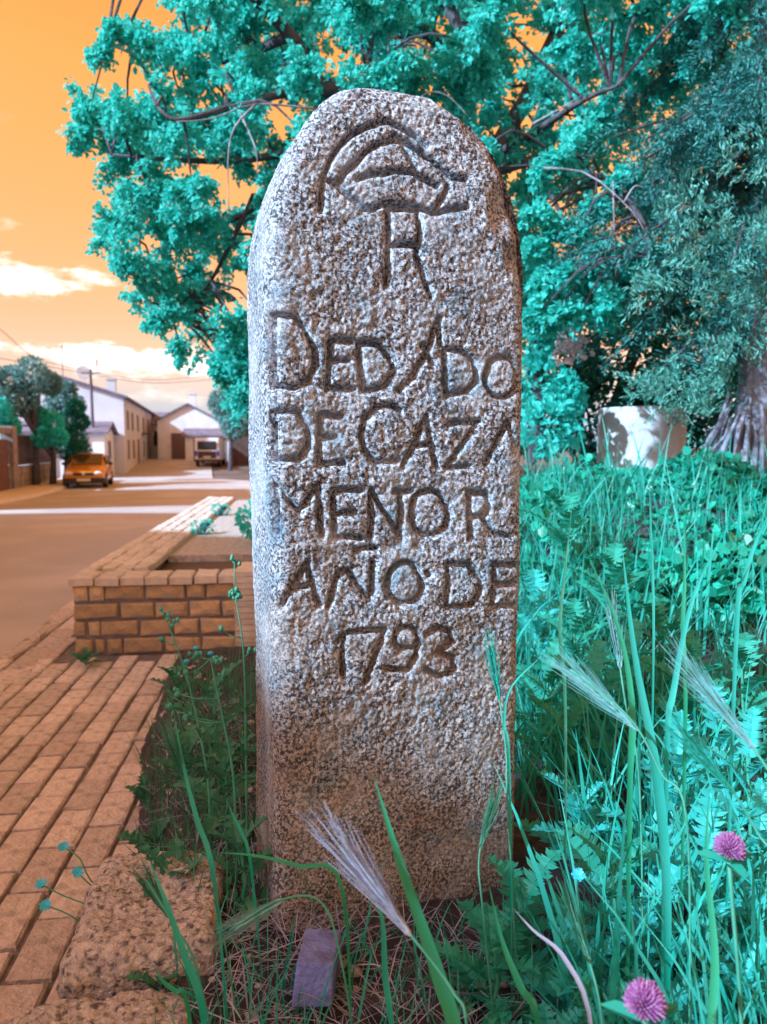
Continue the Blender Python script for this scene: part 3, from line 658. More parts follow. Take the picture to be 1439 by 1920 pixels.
sprays(110, con_fn2, .18, 60, 'coniferpale', 'pale_sprays', CON)
br = MB()
for q in ends: br.tube(q[::2] + [q[-1]], [.022, .018, .014, .011, .008, .006, .004], 5)
br.build('branches', M['bark'], CON)
# --- dark evergreen bushes behind
def bush(name, label, blobs_, n, L0, W0, m, cat='bush', group=None, stem=True):
    c0 = Vector(blobs_[0][0]); bz = min(b[0][2] - b[1] for b in blobs_); base = Vector((c0.x, c0.y, bz - .05))
    t = thing(name, label, cat, base, 0, group)
    v, f = leaf_cloud([tuple(b[0]) for b in blobs_], [b[1] for b in blobs_], n, L0, W0); mobj('foliage', v, f, M[m], t)
    mb = MB()
    for b in blobs_: mb.tube([base, (base + Vector(b[0])) / 2 + Vector((.05, 0, .1)), Vector(b[0])], [.03, .02, .008], 5)
    mb.build('stems', M['bark'], t); return t
bl = [(P(x, y, d), r) for x, y, d, r in ((1100, 760, 6.6, .42), (1010, 780, 6.4, .35), (1180, 700, 6.8, .5), (1290, 660, 6.9, .6), (1390, 650, 6.6, .6), (1240, 780, 6.7, .4), (1060, 690, 6.9, .35), (1350, 790, 6.5, .5), (1460, 740, 6.2, .6), (1330, 480, 7.6, .8), (1430, 380, 7.8, .9), (1300, 300, 8.0, .7), (1400, 160, 8.0, .9), (1440, 0, 8.0, .9), (1220, 560, 7.4, .5), (1460, 540, 7.4, .8))]
bush('evergreen_bush', 'dark evergreen bush massed behind the white tank', bl, 16000, .075, .04, 'leafdark')
bl = [(P(x, y, d), r) for x, y, d, r in ((1000, 640, 5.3, .16), (1010, 720, 5.2, .2), (1030, 800, 5.0, .2), (995, 560, 5.4, .12), (1060, 740, 5.1, .13))]
bush('leafy_shrub', 'teal leafy shrub standing just behind the right edge of the carved stone', bl, 1500, .06, .04, 'leaf')
fl = MB(); v, f = leaf_cloud([tuple(P(1070, 640, 4.6)), tuple(P(1092, 655, 4.6)), tuple(P(1060, 665, 4.6))], [.07, .06, .06], 150, .035, .03)
bc = thing('blossom_branch', 'pale pinkish white blossom cluster on a branch over the white tank', 'blossom', P(1075, 655, 4.6)); mobj('petals', v, f, mat('petal', (.62, .55, .66), .6, (.75, .70, .78), island=True, trans=.3), bc)
MB().tube(spline([P(1130, 620, 4.8), P(1100, 640, 4.7), P(1070, 655, 4.6)], 6), .008, 5).build('branch', M['bark'], bc)

# --- whitewashed tank
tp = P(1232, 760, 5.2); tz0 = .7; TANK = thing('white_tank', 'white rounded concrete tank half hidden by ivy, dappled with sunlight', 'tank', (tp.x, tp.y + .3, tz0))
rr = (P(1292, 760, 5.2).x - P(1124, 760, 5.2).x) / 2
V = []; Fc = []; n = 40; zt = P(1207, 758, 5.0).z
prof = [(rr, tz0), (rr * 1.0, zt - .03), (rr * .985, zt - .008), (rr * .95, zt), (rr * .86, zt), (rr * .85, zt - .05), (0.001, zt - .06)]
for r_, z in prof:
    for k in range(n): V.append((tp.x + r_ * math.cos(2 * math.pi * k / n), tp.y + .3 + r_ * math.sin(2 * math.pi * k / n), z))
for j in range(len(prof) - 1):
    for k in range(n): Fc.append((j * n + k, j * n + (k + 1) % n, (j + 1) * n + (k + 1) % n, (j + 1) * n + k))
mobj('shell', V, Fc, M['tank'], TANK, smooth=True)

# ------------------------------------------------------------------ grass and weeds
def blades(base, az, Ln, Wd, lean, curl, nseg=5):
    n = len(Ln); h = np.stack([np.cos(az), np.sin(az), np.zeros(n)], 1); sd = np.stack([-np.sin(az), np.cos(az), np.zeros(n)], 1); up = np.array([0, 0, 1.])[None]
    tw_ = rng.uniform(-1.2, 1.2, n)[:, None]; sd = unit(sd * np.cos(tw_) + h * np.sin(tw_))
    v = []; p = base.copy()
    for i in range(nseg + 1):
        t = i / nseg; an = lean + curl * t; w = Wd * (1 - t ** 2.2) * (.6 + .4 * min(1, t * 4))
        v += [p - sd * w[:, None] / 2, p + sd * w[:, None] / 2]
        p = p + (h * np.sin(an)[:, None] + up * np.cos(an)[:, None]) * (Ln / nseg)[:, None]
    V = np.stack(v, 1).reshape(-1, 3); k = (nseg + 1) * 2; i0 = np.arange(n)[:, None] * k
    return V, np.concatenate([i0 + np.array([2 * j, 2 * j + 1, 2 * j + 3, 2 * j + 2]) for j in range(nseg)], 0)
def grass(name, label, n, region, hl, hw, m, lean=.35, curl=.9):
    xs, ys = region(n); k = len(xs)
    base = np.stack([xs, ys, bedz(xs, ys) - .01], 1); s = rng.uniform(.5, 1.2, k)
    v, f = blades(base, rng.uniform(0, 2 * math.pi, k), hl * s, hw * rng.uniform(.6, 1.3, k), np.abs(rng.normal(0, lean, k)), rng.uniform(0, curl, k))
    return tag(mobj(name, v, f, M[m]), label, 'grass', kind='stuff')
def reg_right(n):
    y = rng.uniform(.75, 4.6, n * 2); x = .30 + (rng.random(n * 2) ** 1.2) * (.62 * y + .2); k = ~((x < .42) & (y > 1.15) & (y < 1.75)); return x[k][:n], y[k][:n]
grass('grass', 'tall teal grass on the bank right of the carved stone', 1900, reg_right, .38, .008, 'grass', .3, 1.0)
grass('broad_grass', 'broader pale teal grass blades standing among the thistles', 850, reg_right, .48, .011, 'grassc', .3, 1.1)
def reg_bank(n):
    y = rng.uniform(2.2, 4.4, n); return .25 + rng.random(n) * (.22 * y + .1), y
grass('bank_grass', 'short bright grass on the bank between the stone and the tank', 1300, reg_bank, .30, .009, 'grass', .35, .8)
def reg_front(n):
    y = rng.uniform(.62, 1.32, n); return rng.uniform(-.38, .75, n) * (.4 + .6 * y), y
grass('front_grass', 'thin grass growing at the foot of the carved stone', 800, reg_front, .17, .004, 'grass', .35, .8)
def reg_left(n):
    y = rng.uniform(1.35, 2.8, n); return edge_x(y) + .06 + rng.random(n) * .5, y
grass('left_grass', 'thin dark grass along the left side of the carved stone', 750, reg_left, .22, .004, 'weed', .3, .8)
# dry straw litter lying on the soil
k = 2600; ys_ = np.concatenate([rng.uniform(.7, 1.36, 1800), rng.uniform(1.3, 2.6, 800)]); xs2 = np.concatenate([rng.uniform(-.32, .5, 1800), edge_x(ys_[1800:]) + .05 + rng.random(800) * .4])
v, f = blades(np.stack([xs2, ys_, bedz(xs2, ys_) + rng.uniform(.0, .035, k)], 1), rng.uniform(0, 6.28, k), rng.uniform(.04, .13, k), rng.uniform(.0015, .004, k), rng.uniform(.9, 1.6, k), rng.uniform(-.3, 1.1, k), 5)
tag(mobj('dry_straw', v, f, M['dry']), 'pale dry straw litter on dark soil around the foot of the stone', 'straw', kind='stuff')
# small stones on soil
mbs = MB()
for k in range(150):
    y = rnd.uniform(.75, 3.2); x = float(edge_x(y)) + rnd.uniform(.03, .45) if y > 1.3 else rnd.uniform(-.45, .35); z = float(bedz(x, y)); mbs.ball((x, y, z + .003), rnd.uniform(.004, .014), 6, 4, (1, rnd.uniform(.6, 1.2), .7))
tag(mbs.build('pebbles', M['gravel']), 'small pale pebbles scattered on the soil', 'pebbles', kind='stuff')
# ivy ground cover on the bank
k = 9000; y = rng.uniform(2.9, 4.9, k); x = rng.uniform(.28, 1, k) * (.62 * y); kk = (x > .32 * y) | (rng.random(k) < .25); x, y = x[kk], y[kk]; k = len(x)
hump = .20 * noise3(np.stack([x * 2.6, y * 2.6, x * 0], 1), 40) + .04
pos = np.stack([x, y, bedz(x, y) + hump + rng.uniform(-.06, .05, k)], 1)
v, f = leaves_np(pos, unit(rdir(k) + np.array([-.1, -.5, -.3])), unit(rdir(k) * .7 + np.array([-.25, -.55, .8])), rng.uniform(.045, .075, k), rng.uniform(.045, .07, k), .1)
tag(mobj('ivy', v, f, M['ivy']), 'glossy rounded ivy leaves covering the bank below the white tank', 'ivy', kind='stuff')

# hero blades: (points in photo px with distance), width
def strip(mb, pts, w, n=14, facing=None):
    q = spline(pts, n); V = []
    for i, p in enumerate(q):
        t = (q[min(i + 1, n - 1)] - q[max(i - 1, 0)]).normalized(); vw = (Vector((0, 0, CAMZ + .4)) - p).normalized() + Vector((.35, 0, .3)); s = t.cross(vw).normalized(); nn_ = s.cross(t)
        u = i / (n - 1); ww = w * (1 - u ** 2.2) * (.35 + .65 * min(1, u * 2.2)) / 2
        V += [p - s * ww + nn_ * ww * .35, p, p + s * ww + nn_ * ww * .35]
    mb.add(V, [(3 * i + a, 3 * i + a + 1, 3 * i + a + 4, 3 * i + a + 3) for i in range(n - 1) for a in (0, 1)])
hero = [([(860, 1990, .74), (820, 1830, .78), (750, 1620, .82), (700, 1452, .86)], .034, 'grassb', 'broad green grass blade rising in front of the stone foot'),
 ([(735, 1930, .95), (722, 1830, .97), (716, 1720, 1.0), (690, 1680, 1.02)], .018, 'grassc', 'short teal grass blade beside the lavender brick'),
 ([(1010, 1930, .85), (975, 1850, .87), (940, 1760, .9), (915, 1650, .92)], .020, 'grassb', 'green grass blade right of the broad blade'),
 ([(1250, 1700, .95), (1230, 1450, .98), (1190, 1230, 1.02), (1165, 1010, 1.08)], .028, 'grassc', 'tallest upright teal grass blade right of the carved stone'),
 ([(1180, 1500, 1.05), (1185, 1330, 1.08), (1160, 1180, 1.12), (1100, 1034, 1.16)], .020, 'grassb', 'teal grass blade bent over to the left'),
 ([(1250, 1420, 1.0), (1262, 1300, 1.02), (1300, 1120, 1.06), (1365, 985, 1.1)], .017, 'grassc', 'wide teal blade leaning right above the thistles'),
 ([(1285, 1350, 1.1), (1280, 1180, 1.13), (1284, 1080, 1.16), (1282, 960, 1.2)], .014, 'grassb', 'slim upright grass blade behind the wide leaning blade'),
 ([(1380, 1200, 1.1), (1395, 1090, 1.13), (1420, 1010, 1.16), (1450, 950, 1.2)], .015, 'grassc', 'wide pale teal blade leaning out over the ivy'),
 ([(1060, 1330, 1.3), (1050, 1180, 1.4), (1062, 1050, 1.5), (1075, 925, 1.55)], .014, 'weed', 'dark upright grass blade close to the right edge of the stone'),
 ([(1225, 1250, 1.35), (1224, 1080, 1.38), (1220, 980, 1.4), (1218, 900, 1.42)], .010, 'grassc', 'slender teal blade standing upright before the ivy'),
 ([(400, 1640, 1.1), (370, 1540, 1.13), (345, 1440, 1.16), (325, 1330, 1.2)], .016, 'grassc', 'teal blade beside the barley left of the stone'),
 ([(380, 1900, .9), (345, 1790, .93), (310, 1690, .96), (280, 1610, 1.0)], .020, 'grassc', 'teal blade rising over the rough edging stone'),
 ([(350, 1880, .95), (330, 1860, .95), (305, 1840, .96), (290, 1815, .98)], .014, 'grassb', 'short blade curving over the pinkish edging stone'),
 ([(640, 1660, 1.05), (560, 1625, 1.08), (480, 1605, 1.1), (400, 1598, 1.12)], .014, 'grassb', 'green blade lying across the foot of the stone'),
 ([(470, 1620, 1.2), (452, 1560, 1.22), (438, 1530, 1.24), (425, 1500, 1.26)], .012, 'grassc', 'short leaning blade at the left corner of the stone foot'),
 ([(955, 1440, 1.12), (945, 1360, 1.14), (958, 1290, 1.15), (1018, 1228, 1.14)], .010, 'grassc', 'slim blade crossing the right edge of the stone'),
 ([(1330, 1990, .75), (1340, 1800, .8), (1325, 1620, .86), (1330, 1480, .9)], .018, 'grassb', 'tall green blade between the two clover flowers'),
 ([(1110, 1940, .8), (1060, 1800, .84), (1000, 1745, .88), (960, 1700, .92)], .012, 'dry', 'pale dry blade arching over the soil')]
for q, w, m, lab in hero:
    pts = [P(*p) for p in q]; gzv = float(bedz(pts[0].x, pts[0].y)); 
    if pts[0].z > gzv: pts = [Vector((pts[0].x + .015, pts[0].y + .02, gzv - .02))] + pts
    t = thing('grass_blade', lab, 'grass blade', pts[0]); mb = MB(); strip(mb, pts, w * .66, 18); mb.build('blade', M[m], t, smooth=True)

# wild barley: stalk, ear of spikelets and long awns
def barley(label, pts, ear_len, m='ear', aw=.075, n=24, sr=.0016):
    pts = [Vector(p) for p in pts]; b = pts[0]; gzv = float(bedz(b.x, b.y))
    if b.z > gzv + .03: pts = [Vector((b.x + .03, b.y + .03, gzv - .01))] + pts
    q = spline(pts, 30); t = thing('barley_stalk', label, 'barley', q[0]); MB().tube(q, [sr] * 30, 5).build('stem', M['stem'], t, smooth=True)
    tot = 0; k = 29
    while k > 1 and tot < ear_len: tot += (q[k] - q[k - 1]).length; k -= 1
    eb, et = q[k], q[29]; ax = (et - eb).normalized(); s1 = ax.orthogonal().normalized(); s2 = ax.cross(s1); mb = MB(); ab = MB()
    for i in range(n):
        u = i / n; c = eb + (et - eb) * u * .85
        for sgn in (-1, 1, 0):
            a = rnd.uniform(-.5, .5) + (0 if sgn > 0 else math.pi) + (math.pi / 2 if sgn == 0 else 0)
            o_ = (s1 * math.cos(a) + s2 * math.sin(a)); d_ = (ax + o_ * rnd.uniform(.14, .3)).normalized(); L_ = .011
            c0 = c + o_ * .0015; mb.tube([c0, c0 + d_ * L_ * .45, c0 + d_ * L_], [.0006, .0017, .0004], 4, False)
            e_ = c0 + d_ * L_; f_ = (ax + o_ * rnd.uniform(.08, .28)).normalized(); La = aw * rnd.uniform(.6, 1.1) * (1 - .35 * u)
            ab.tube([e_, e_ + f_ * La * .5, e_ + f_ * La + ax * .004], [.00055, .0004, .0002], 3, False)
    mb.build('ear', M[m], t); ab.build('awns', M[m], t); return t
BL = [('blurred purplish barley ear leaning left across the stone foot', [(880, 1960, .70), (850, 1860, .72), (760, 1740, .75), (640, 1590, .78)], .11, 'earpurple', .10),
 ('pale barley ear drooping left in front of the edging stones', [(640, 1800, .95), (600, 1690, .97), (520, 1690, .97), (430, 1745, .96)], .075, 'ear', .06),
 ('silvery barley ear arching towards the stone from the right', [(1290, 1560, .92), (1240, 1450, .95), (1180, 1345, .98), (1070, 1255, 1.02)], .11, 'ear', .085),
 ('dark teal barley ear sweeping down across the thistles at right', [(1500, 1600, .8), (1450, 1460, .82), (1370, 1350, .85), (1290, 1255, .88)], .11, 'ear', .08),
 ('second dark barley ear below the sweeping one', [(1480, 1700, .85), (1420, 1560, .88), (1350, 1450, .9), (1270, 1370, .92)], .09, 'thistle', .07),
 ('upright slender barley ear among tall blades', [(1200, 1480, 1.1), (1175, 1330, 1.12), (1160, 1230, 1.14), (1145, 1140, 1.16)], .085, 'ear', .06),
 ('bright teal barley ear against the lower inscription', [(952, 1500, 1.12), (950, 1420, 1.14), (940, 1330, 1.15), (918, 1210, 1.16)], .08, 'grassc', .05),
 ('dark barley ear at the lower right corner of the stone', [(905, 1700, 1.05), (898, 1620, 1.07), (908, 1560, 1.09), (925, 1500, 1.1)], .07, 'weed', .05),
 ('barley ear leaning left beside the budding stems', [(400, 1650, 1.1), (370, 1540, 1.14), (345, 1450, 1.16), (318, 1380, 1.18)], .08, 'weed', .06),
 ('barley ear over the rough edging stone', [(370, 1820, .95), (330, 1740, .98), (300, 1690, 1.0), (275, 1650, 1.02)], .06, 'weed', .05),
 ('barley ear against the thistles below the tall blades', [(1130, 1920, .85), (1105, 1800, .88), (1085, 1740, .9), (1065, 1690, .92)], .07, 'weed', .05)]
for lab, q, el, m, aw in BL: barley(lab, [P(*p) for p in q], el, m, aw)

# lobed and spiny leaves
def lobed(mb, base, dirv, upv, Ln, Wd, nl=6, spiny=True, arch=.35, r=None):
    r = r or rnd; d = Vector(dirv).normalized(); s = d.cross(Vector(upv)).normalized(); u = s.cross(d)
    def at(t, w): return base + d * (Ln * (t - .12 * arch * t * t)) + s * w + u * (Ln * arch * (t * .9 - t * t) + abs(w) * .35 + r.uniform(-.002, .002))
    out = {1: [], -1: []}; ts = []
    for i in range(nl):
        t0 = .10 + .84 * i / nl; t1 = .10 + .84 * (i + 1) / nl; w = Wd / 2 * (math.sin(math.pi * (.12 + .8 * (t0 + t1) / 2)) ** .8) * r.uniform(.8, 1.15)
        ts.append((t0, t1, w))
    for sg in (1, -1):
        for t0, t1, w in ts:
            dt = t1 - t0; k = .32 if spiny else .55
            mid0 = (t0, w * .28); a = (t0 + dt * .25, w * .75); b_ = (t0 + dt * .55 + .03, w * 1.05); c_ = (t0 + dt * .72, w * k + w * .2); e_ = (t0 + dt * .92, w * .72 if spiny else w * .5); f_ = (t1, w * .3)
            P0 = [at(t, sg * ww) for t, ww in (mid0, a, b_, c_, e_, f_)]; M0, M1 = at(t0, 0), at(t1, 0); Mm = at((t0 + t1) / 2, 0)
            F_ = [(6, 0, 1), (6, 1, 8), (8, 1, 2), (8, 2, 3), (8, 3, 7), (3, 4, 7), (7, 4, 5)]
            if sg < 0: F_ = [f[::-1] for f in F_]
            mb.add(P0 + [M0, M1, Mm], F_)
    tip = at(1.02, 0); e0 = at(.94, 0); mb.add([e0, at(.93, ts[-1][2] * .35), tip, at(.93, -ts[-1][2] * .35)], [(0, 1, 2), (0, 2, 3)])
    mb.tube([at(0, 0) - u * .001, at(.5, 0) - u * .0015, at(1, 0)], [.0022, .0015, .0005], 4, False)
def rosette(name, label, c, n, Ln, Wd, m, h=.12, cat='thistle', spiny=True, group=None, up=.7, nl=6):
    c = Vector(c); g = float(bedz(c.x, c.y)); b = Vector((c.x, c.y, g - .01)); t = thing(name, label, cat, b, 0, group)
    if h > .03: MB().tube([b, b + Vector((.01, 0, h * .5)), b + Vector((0, .01, h))], [.005, .004, .003], 6).build('stem', M['stem'], t)
    for k in range(n):
        a = k * 2.4 + rnd.uniform(-.3, .3); z = h * (k / n); el = up * (.3 + .9 * k / n) + rnd.uniform(-.15, .15)
        d = Vector((math.cos(a) * math.cos(el), math.sin(a) * math.cos(el), math.sin(el))); mb = MB(); s = rnd.uniform(.75, 1.15) * (1 - .35 * k / n)
        lobed(mb, b + Vector((0, 0, z + .01)), d, (0, 0, 1), Ln * s, Wd * s, nl, spiny); mb.build('leaf', M[m], t)
    return t
th = [(980, 1600, 1.22, 10, .17, .085, .16, 'spiny green thistle at the lower right corner of the stone'), (1090, 1680, 1.1, 10, .16, .08, .12, 'spiny thistle between the corner thistle and the clover'),
 (1150, 1560, 1.25, 11, .18, .09, .22, 'taller spiny thistle behind the silvery barley'), (1250, 1700, 1.0, 10, .15, .075, .14, 'spiny thistle low in front of the upright blades'), (1330, 1500, 1.2, 12, .18, .085, .26, 'large bright thistle at the right above the clover'),
 (1400, 1650, 1.05, 10, .15, .07, .16, 'spiny thistle close behind the upper clover flower'), (1180, 1830, .86, 9, .12, .06, .08, 'low thistle rosette between the dry blade and the lower clover'), (1410, 1330, 1.4, 12, .19, .09, .34, 'tall spiny thistle under the sweeping barley'),
 (1270, 1400, 1.5, 12, .18, .085, .30, 'spiny thistle behind the tall teal blades'), (1090, 1440, 1.55, 10, .17, .08, .16, 'shaded thistle just right of the stone'), (1390, 1830, .85, 9, .12, .06, .10, 'low thistle beside the lower clover flower'), (1060, 1240, 1.9, 10, .2, .09, .2, 'shaded thistle further behind the stone edge'), (1400, 1130, 1.75, 13, .2, .10, .42, 'tall bright thistle between the ivy and the wide leaning blades'), (1300, 1180, 1.9, 13, .2, .10, .40, 'bright thistle behind the slim upright blade'), (1180, 1200, 2.1, 12, .2, .09, .34, 'thistle growing below the ivy edge'), (1350, 1280, 1.55, 13, .18, .09, .36, 'bushy thistle behind the sweeping barley ear'), (1430, 1480, 1.2, 12, .17, .08, .30, 'bushy thistle at the outer end of the second dark ear'), (1210, 1600, 1.15, 11, .15, .075, .2, 'bushy thistle left of the upper clover'), (1040, 1760, .98, 9, .12, .06, .10, 'low thistle beside the dry arching blade'), (925, 1660, 1.14, 9, .13, .065, .14, 'thistle leaning onto the lower right of the stone face'), (960, 1800, .95, 9, .11, .055, .09, 'low thistle right of the small bright seedling'), (1010, 1900, .80, 8, .10, .05, .07, 'low thistle at the end of the green blade right of the broad blade'), (1280, 1850, .80, 9, .11, .055, .10, 'low thistle between the two clover stems'), (1130, 1740, .98, 10, .13, .065, .16, 'leafy thistle behind the low rosettes'),
 (1010, 1010, 2.6, 13, .26, .12, .34, 'broad leafy thistle on the bank touching the right edge of the stone'), (1080, 1040, 2.4, 13, .25, .12, .34, 'broad thistle on the bank beside the one touching the stone edge'), (1150, 1000, 2.7, 13, .26, .12, .36, 'broad thistle in front of the ivy under the tank'), (1240, 1060, 2.3, 13, .24, .11, .36, 'broad thistle between the ivy and the slender upright blade'), (1030, 1120, 2.1, 12, .24, .11, .28, 'shaded broad thistle below the bank thistles'), (1120, 1130, 2.0, 12, .22, .10, .3, 'broad thistle behind the bent blade'), (1060, 940, 3.1, 13, .28, .12, .4, 'leafy thistle high on the bank near the leafy shrub')]
for x, y, d, n_, L_, W_, h, lab in th: rosette('thistle', lab, P(x, y, d), n_, L_, W_, 'thistle' if rnd.random() < .6 else 'thistleb', h)
for x, y, d, n_, L_, W_, m, lab in ((905, 1840, .98, 5, .055, .05, 'thistleb', 'small bright blue-green leafy seedling on the soil'), (860, 1640, 1.18, 7, .075, .05, 'weed', 'small dark blue-green weed at the stone foot'), (1085, 1810, .9, 6, .06, .045, 'thistleb', 'bright seedling under the thistles'),
        (420, 1760, 1.05, 6, .06, .05, 'weed', 'small weed by the left corner of the stone foot'), (440, 1850, .93, 5, .045, .04, 'thistleb', 'pale rounded weed on the soil by the edging stones')):
    rosette('weed', lab, P(x, y, d), n_, L_, W_, m, .02, 'weed', False, None, .5, 4)
for x, y, d, n_, L_, W_, h, lab in ((330, 1600, 1.45, 11, .17, .085, .10, 'broad lobed dark green weed over the edging stones'), (420, 1500, 1.7, 10, .2, .08, .20, 'lobed green weed standing against the left face of the stone'), (250, 1540, 1.65, 8, .12, .07, .06, 'low lobed weed spreading onto the paving'),
        (400, 1400, 2.1, 9, .19, .07, .24, 'lobed weed behind the budding stems'), (300, 1690, 1.22, 7, .11, .06, .04, 'flat lobed weed lying on the edging stone'), (290, 1470, 2.0, 9, .15, .07, .06, 'lobed weed on the soil edge behind the low spreading weed'), (350, 1430, 1.95, 10, .17, .07, .14, 'lobed weed beneath the branching bud stem'), (270, 1380, 2.5, 8, .15, .07, .05, 'flat weed on bare soil further towards the planter'), (330, 1330, 2.7, 9, .17, .07, .12, 'leafy weed before the planter front'), (450, 1620, 1.4, 9, .15, .06, .16, 'lobed weed rubbing the left corner of the stone'), (160, 1240, 4.4, 7, .14, .06, .03, 'small dark weed at the corner of the planter')):
    t = rosette('lobed_weed', lab, P(x, y, d), n_, L_, W_, 'weed', h, 'weed', False, None, .75, 5)
    if y == 1240: t.location.z = .0
# budding stems left of the stone
def budding(label, q, buds, r=.0035):
    pts = [P(*p) for p in q]; g = float(bedz(pts[0].x, pts[0].y)); pts = [Vector((pts[0].x, pts[0].y, g - .02))] + pts; s = spline(pts, 22)
    t = thing('budding_stem', label, 'plant', s[0]); MB().tube(s, [r * (1 - .6 * i / 21) for i in range(22)], 6).build('stem', M['stem'], t, smooth=True)
    for x, y, d, n_ in buds:
        c = P(x, y, d); k = min(range(22), key=lambda i: (s[i] - c).length + (.4 if s[i].z > c.z - .01 and i < 21 else 0)); mb = MB()
        if (s[k] - c).length > .008: mb.tube([s[k], (s[k] + c) / 2 + Vector((0, 0, -.006)), c], [.0015, .0013, .001], 4)
        for j in range(n_): mb.ball(c + Vector((rnd.gauss(0, .006), rnd.gauss(0, .006), rnd.gauss(0, .005))), rnd.uniform(.0035, .0055), 7, 4, (1, 1, 1.3))
        mb.build('bud_cluster', M['stem'], t, smooth=True)
    for k in (6, 9, 12):
        mb = MB(); lobed(mb, s[k], (rnd.uniform(-1, 1), -.4, .5), (0, 0, 1), .05, .014, 3, False); mb.build('leaf', M['weed'], t)
budding('tall stem with green buds in front of the brick planter', [(392, 1480, 1.6), (370, 1350, 1.62), (345, 1250, 1.64), (310, 1155, 1.66)], [(310, 1150, 1.66, 7), (332, 1165, 1.66, 4), (306, 1197, 1.66, 3), (345, 1255, 1.65, 3)])
budding('tallest budding stem close to the left face of the stone', [(462, 1440, 1.6), (460, 1300, 1.62), (455, 1200, 1.64), (440, 1110, 1.66)], [(436, 1112, 1.66, 7), (450, 1118, 1.66, 5), (414, 1180, 1.65, 5), (440, 1050, 1.68, 4), (470, 1215, 1.64, 3)])
budding('branching stem with many small buds between the two taller stems', [(440, 1480, 1.5), (425, 1380, 1.52), (408, 1300, 1.54), (395, 1235, 1.56)], [(370, 1225, 1.56, 5), (405, 1235, 1.56, 7), (355, 1262, 1.55, 4), (415, 1265, 1.55, 5), (330, 1300, 1.54, 5), (318, 1328, 1.54, 6), (350, 1345, 1.53, 5)])
# cyan flowers
def cyanflower(label, q, r=.012):
    s = spline([P(*p) for p in q], 10); t = thing('cyan_flower', label, 'flower', s[0], 0); MB().tube(s, [.0014] * 10, 5).build('stem', M['stem'], t)
    c = s[-1]; mb = MB(); ax = Vector((rnd.uniform(-.3, .3), -.5, .8)).normalized(); a = ax.orthogonal().normalized(); b = ax.cross(a)
    for k in range(16):
        an = k * 2 * math.pi / 16 + rnd.uniform(-.1, .1); d = a * math.cos(an) + b * math.sin(an); s_ = ax.cross(d); e = c + d * r * rnd.uniform(.8, 1.1) + ax * r * rnd.uniform(.1, .5)
        mb.add([c, (c + e) / 2 + s_ * r * .22, e + s_ * r * .12, e - s_ * r * .12, (c + e) / 2 - s_ * r * .22], [(0, 1, 2, 3, 4)])
    mb.build('petals', M['cyan'], t); MB().ball(c - ax * r * .35, r * .42, 8, 5).build('flower_cup', M['weed'], t)
for q, lab in (([(215, 1690, 1.52), (170, 1650, 1.5), (150, 1610, 1.5), (120, 1588, 1.5)], 'open cyan flower highest of those drooping over the paving'), ([(235, 1745, 1.45), (170, 1700, 1.44), (120, 1680, 1.44), (78, 1658, 1.44)], 'cyan flower reaching furthest over the pavers'),
              ([(250, 1790, 1.4), (180, 1750, 1.4), (130, 1715, 1.4), (86, 1698, 1.4)], 'open cyan flower lowest of those drooping over the paving'), ([(230, 1730, 1.48), (180, 1670, 1.48), (160, 1650, 1.48), (146, 1636, 1.48)], 'half-closed cyan flower between the open ones by the edging stone')):
    cyanflower(lab, q)
cyanflower('small blue flower head above the thistle leaves right of the stone', [(1085, 1720, 1.05), (1082, 1690, 1.05), (1083, 1660, 1.04), (1085, 1642, 1.03)], .010)
for x, y, lab in ((368, 1215, 'a'), (350, 1240, 'b'), (395, 1225, 'c')):
    p = P(x, y, 2.6); g = float(bedz(p.x, p.y))
    t = thing('blue_flower', {'a': 'tiny blue flower between the tall bud stem and the planter bricks', 'b': 'tiny blue flower lowest of three before the brick planter', 'c': 'tiny blue flower closest to the tile pier'}[lab], 'flower', (p.x, p.y, max(0, g)), 0, 'tiny blue flowers before the planter')
    MB().tube([(p.x + .02, p.y, max(0, g) - .01), (p.x, p.y, p.z)], .0015, 4).build('stem', M['stem'], t); MB().ball(p, .011, 8, 5, (1, 1, .7)).build('petals', M['cyan'], t)
# clover
def clover(label, x, y, d, r):
    c = P(x, y, d); g = float(bedz(c.x + .03, c.y)); b = Vector((c.x + .035, c.y + .02, g - .01)); t = thing('clover', label, 'clover', b)
    s = spline([b, b * .5 + c * .5 + Vector((.012, 0, 0)), c - Vector((0, 0, r * .8))], 10); MB().tube(s, [.0024] * 10, 6).build('stem', M['stem'], t, smooth=True); mb = MB()
    for k in range(210):
        z = 1 - 1.55 * (k + .5) / 210; a = k * 2.39996; q = math.sqrt(max(0, 1 - z * z)); dv = Vector((q * math.cos(a), q * math.sin(a), z)); dd = (dv + Vector((0, 0, .55))).normalized()
        p0 = c + dv * r * .45; mb.tube([p0, p0 + dd * r * .38, p0 + dd * r * rnd.uniform(.55, .75)], [r * .045, r * .07, r * .03], 5)
    mb.build('flower_head', M['clover'], t); mb = MB(); mb.ball(c - Vector((0, 0, r * .35)), r * .55, 8, 5); mb.build('flower_base', M['weed'], t)
    for k in range(3):
        a = k * 2.1 + .5; dv = Vector((math.cos(a), math.sin(a) * .8, .1)); v, f = leaves_np(np.array([tuple(c - Vector((0, 0, r * 1.05)))]), unit(np.array([tuple(dv)])), np.array([[0, 0, 1.]]), np.array([r * 2.3]), np.array([r * 1.2])); mobj('leaf', v, f, M['thistle'], t)
clover('purple clover flower on a long stem above the thistle leaves', 1368, 1592, .80, .0165); clover('purple clover flower with broad leaves, lower and larger', 1210, 1882, .66, .0185)

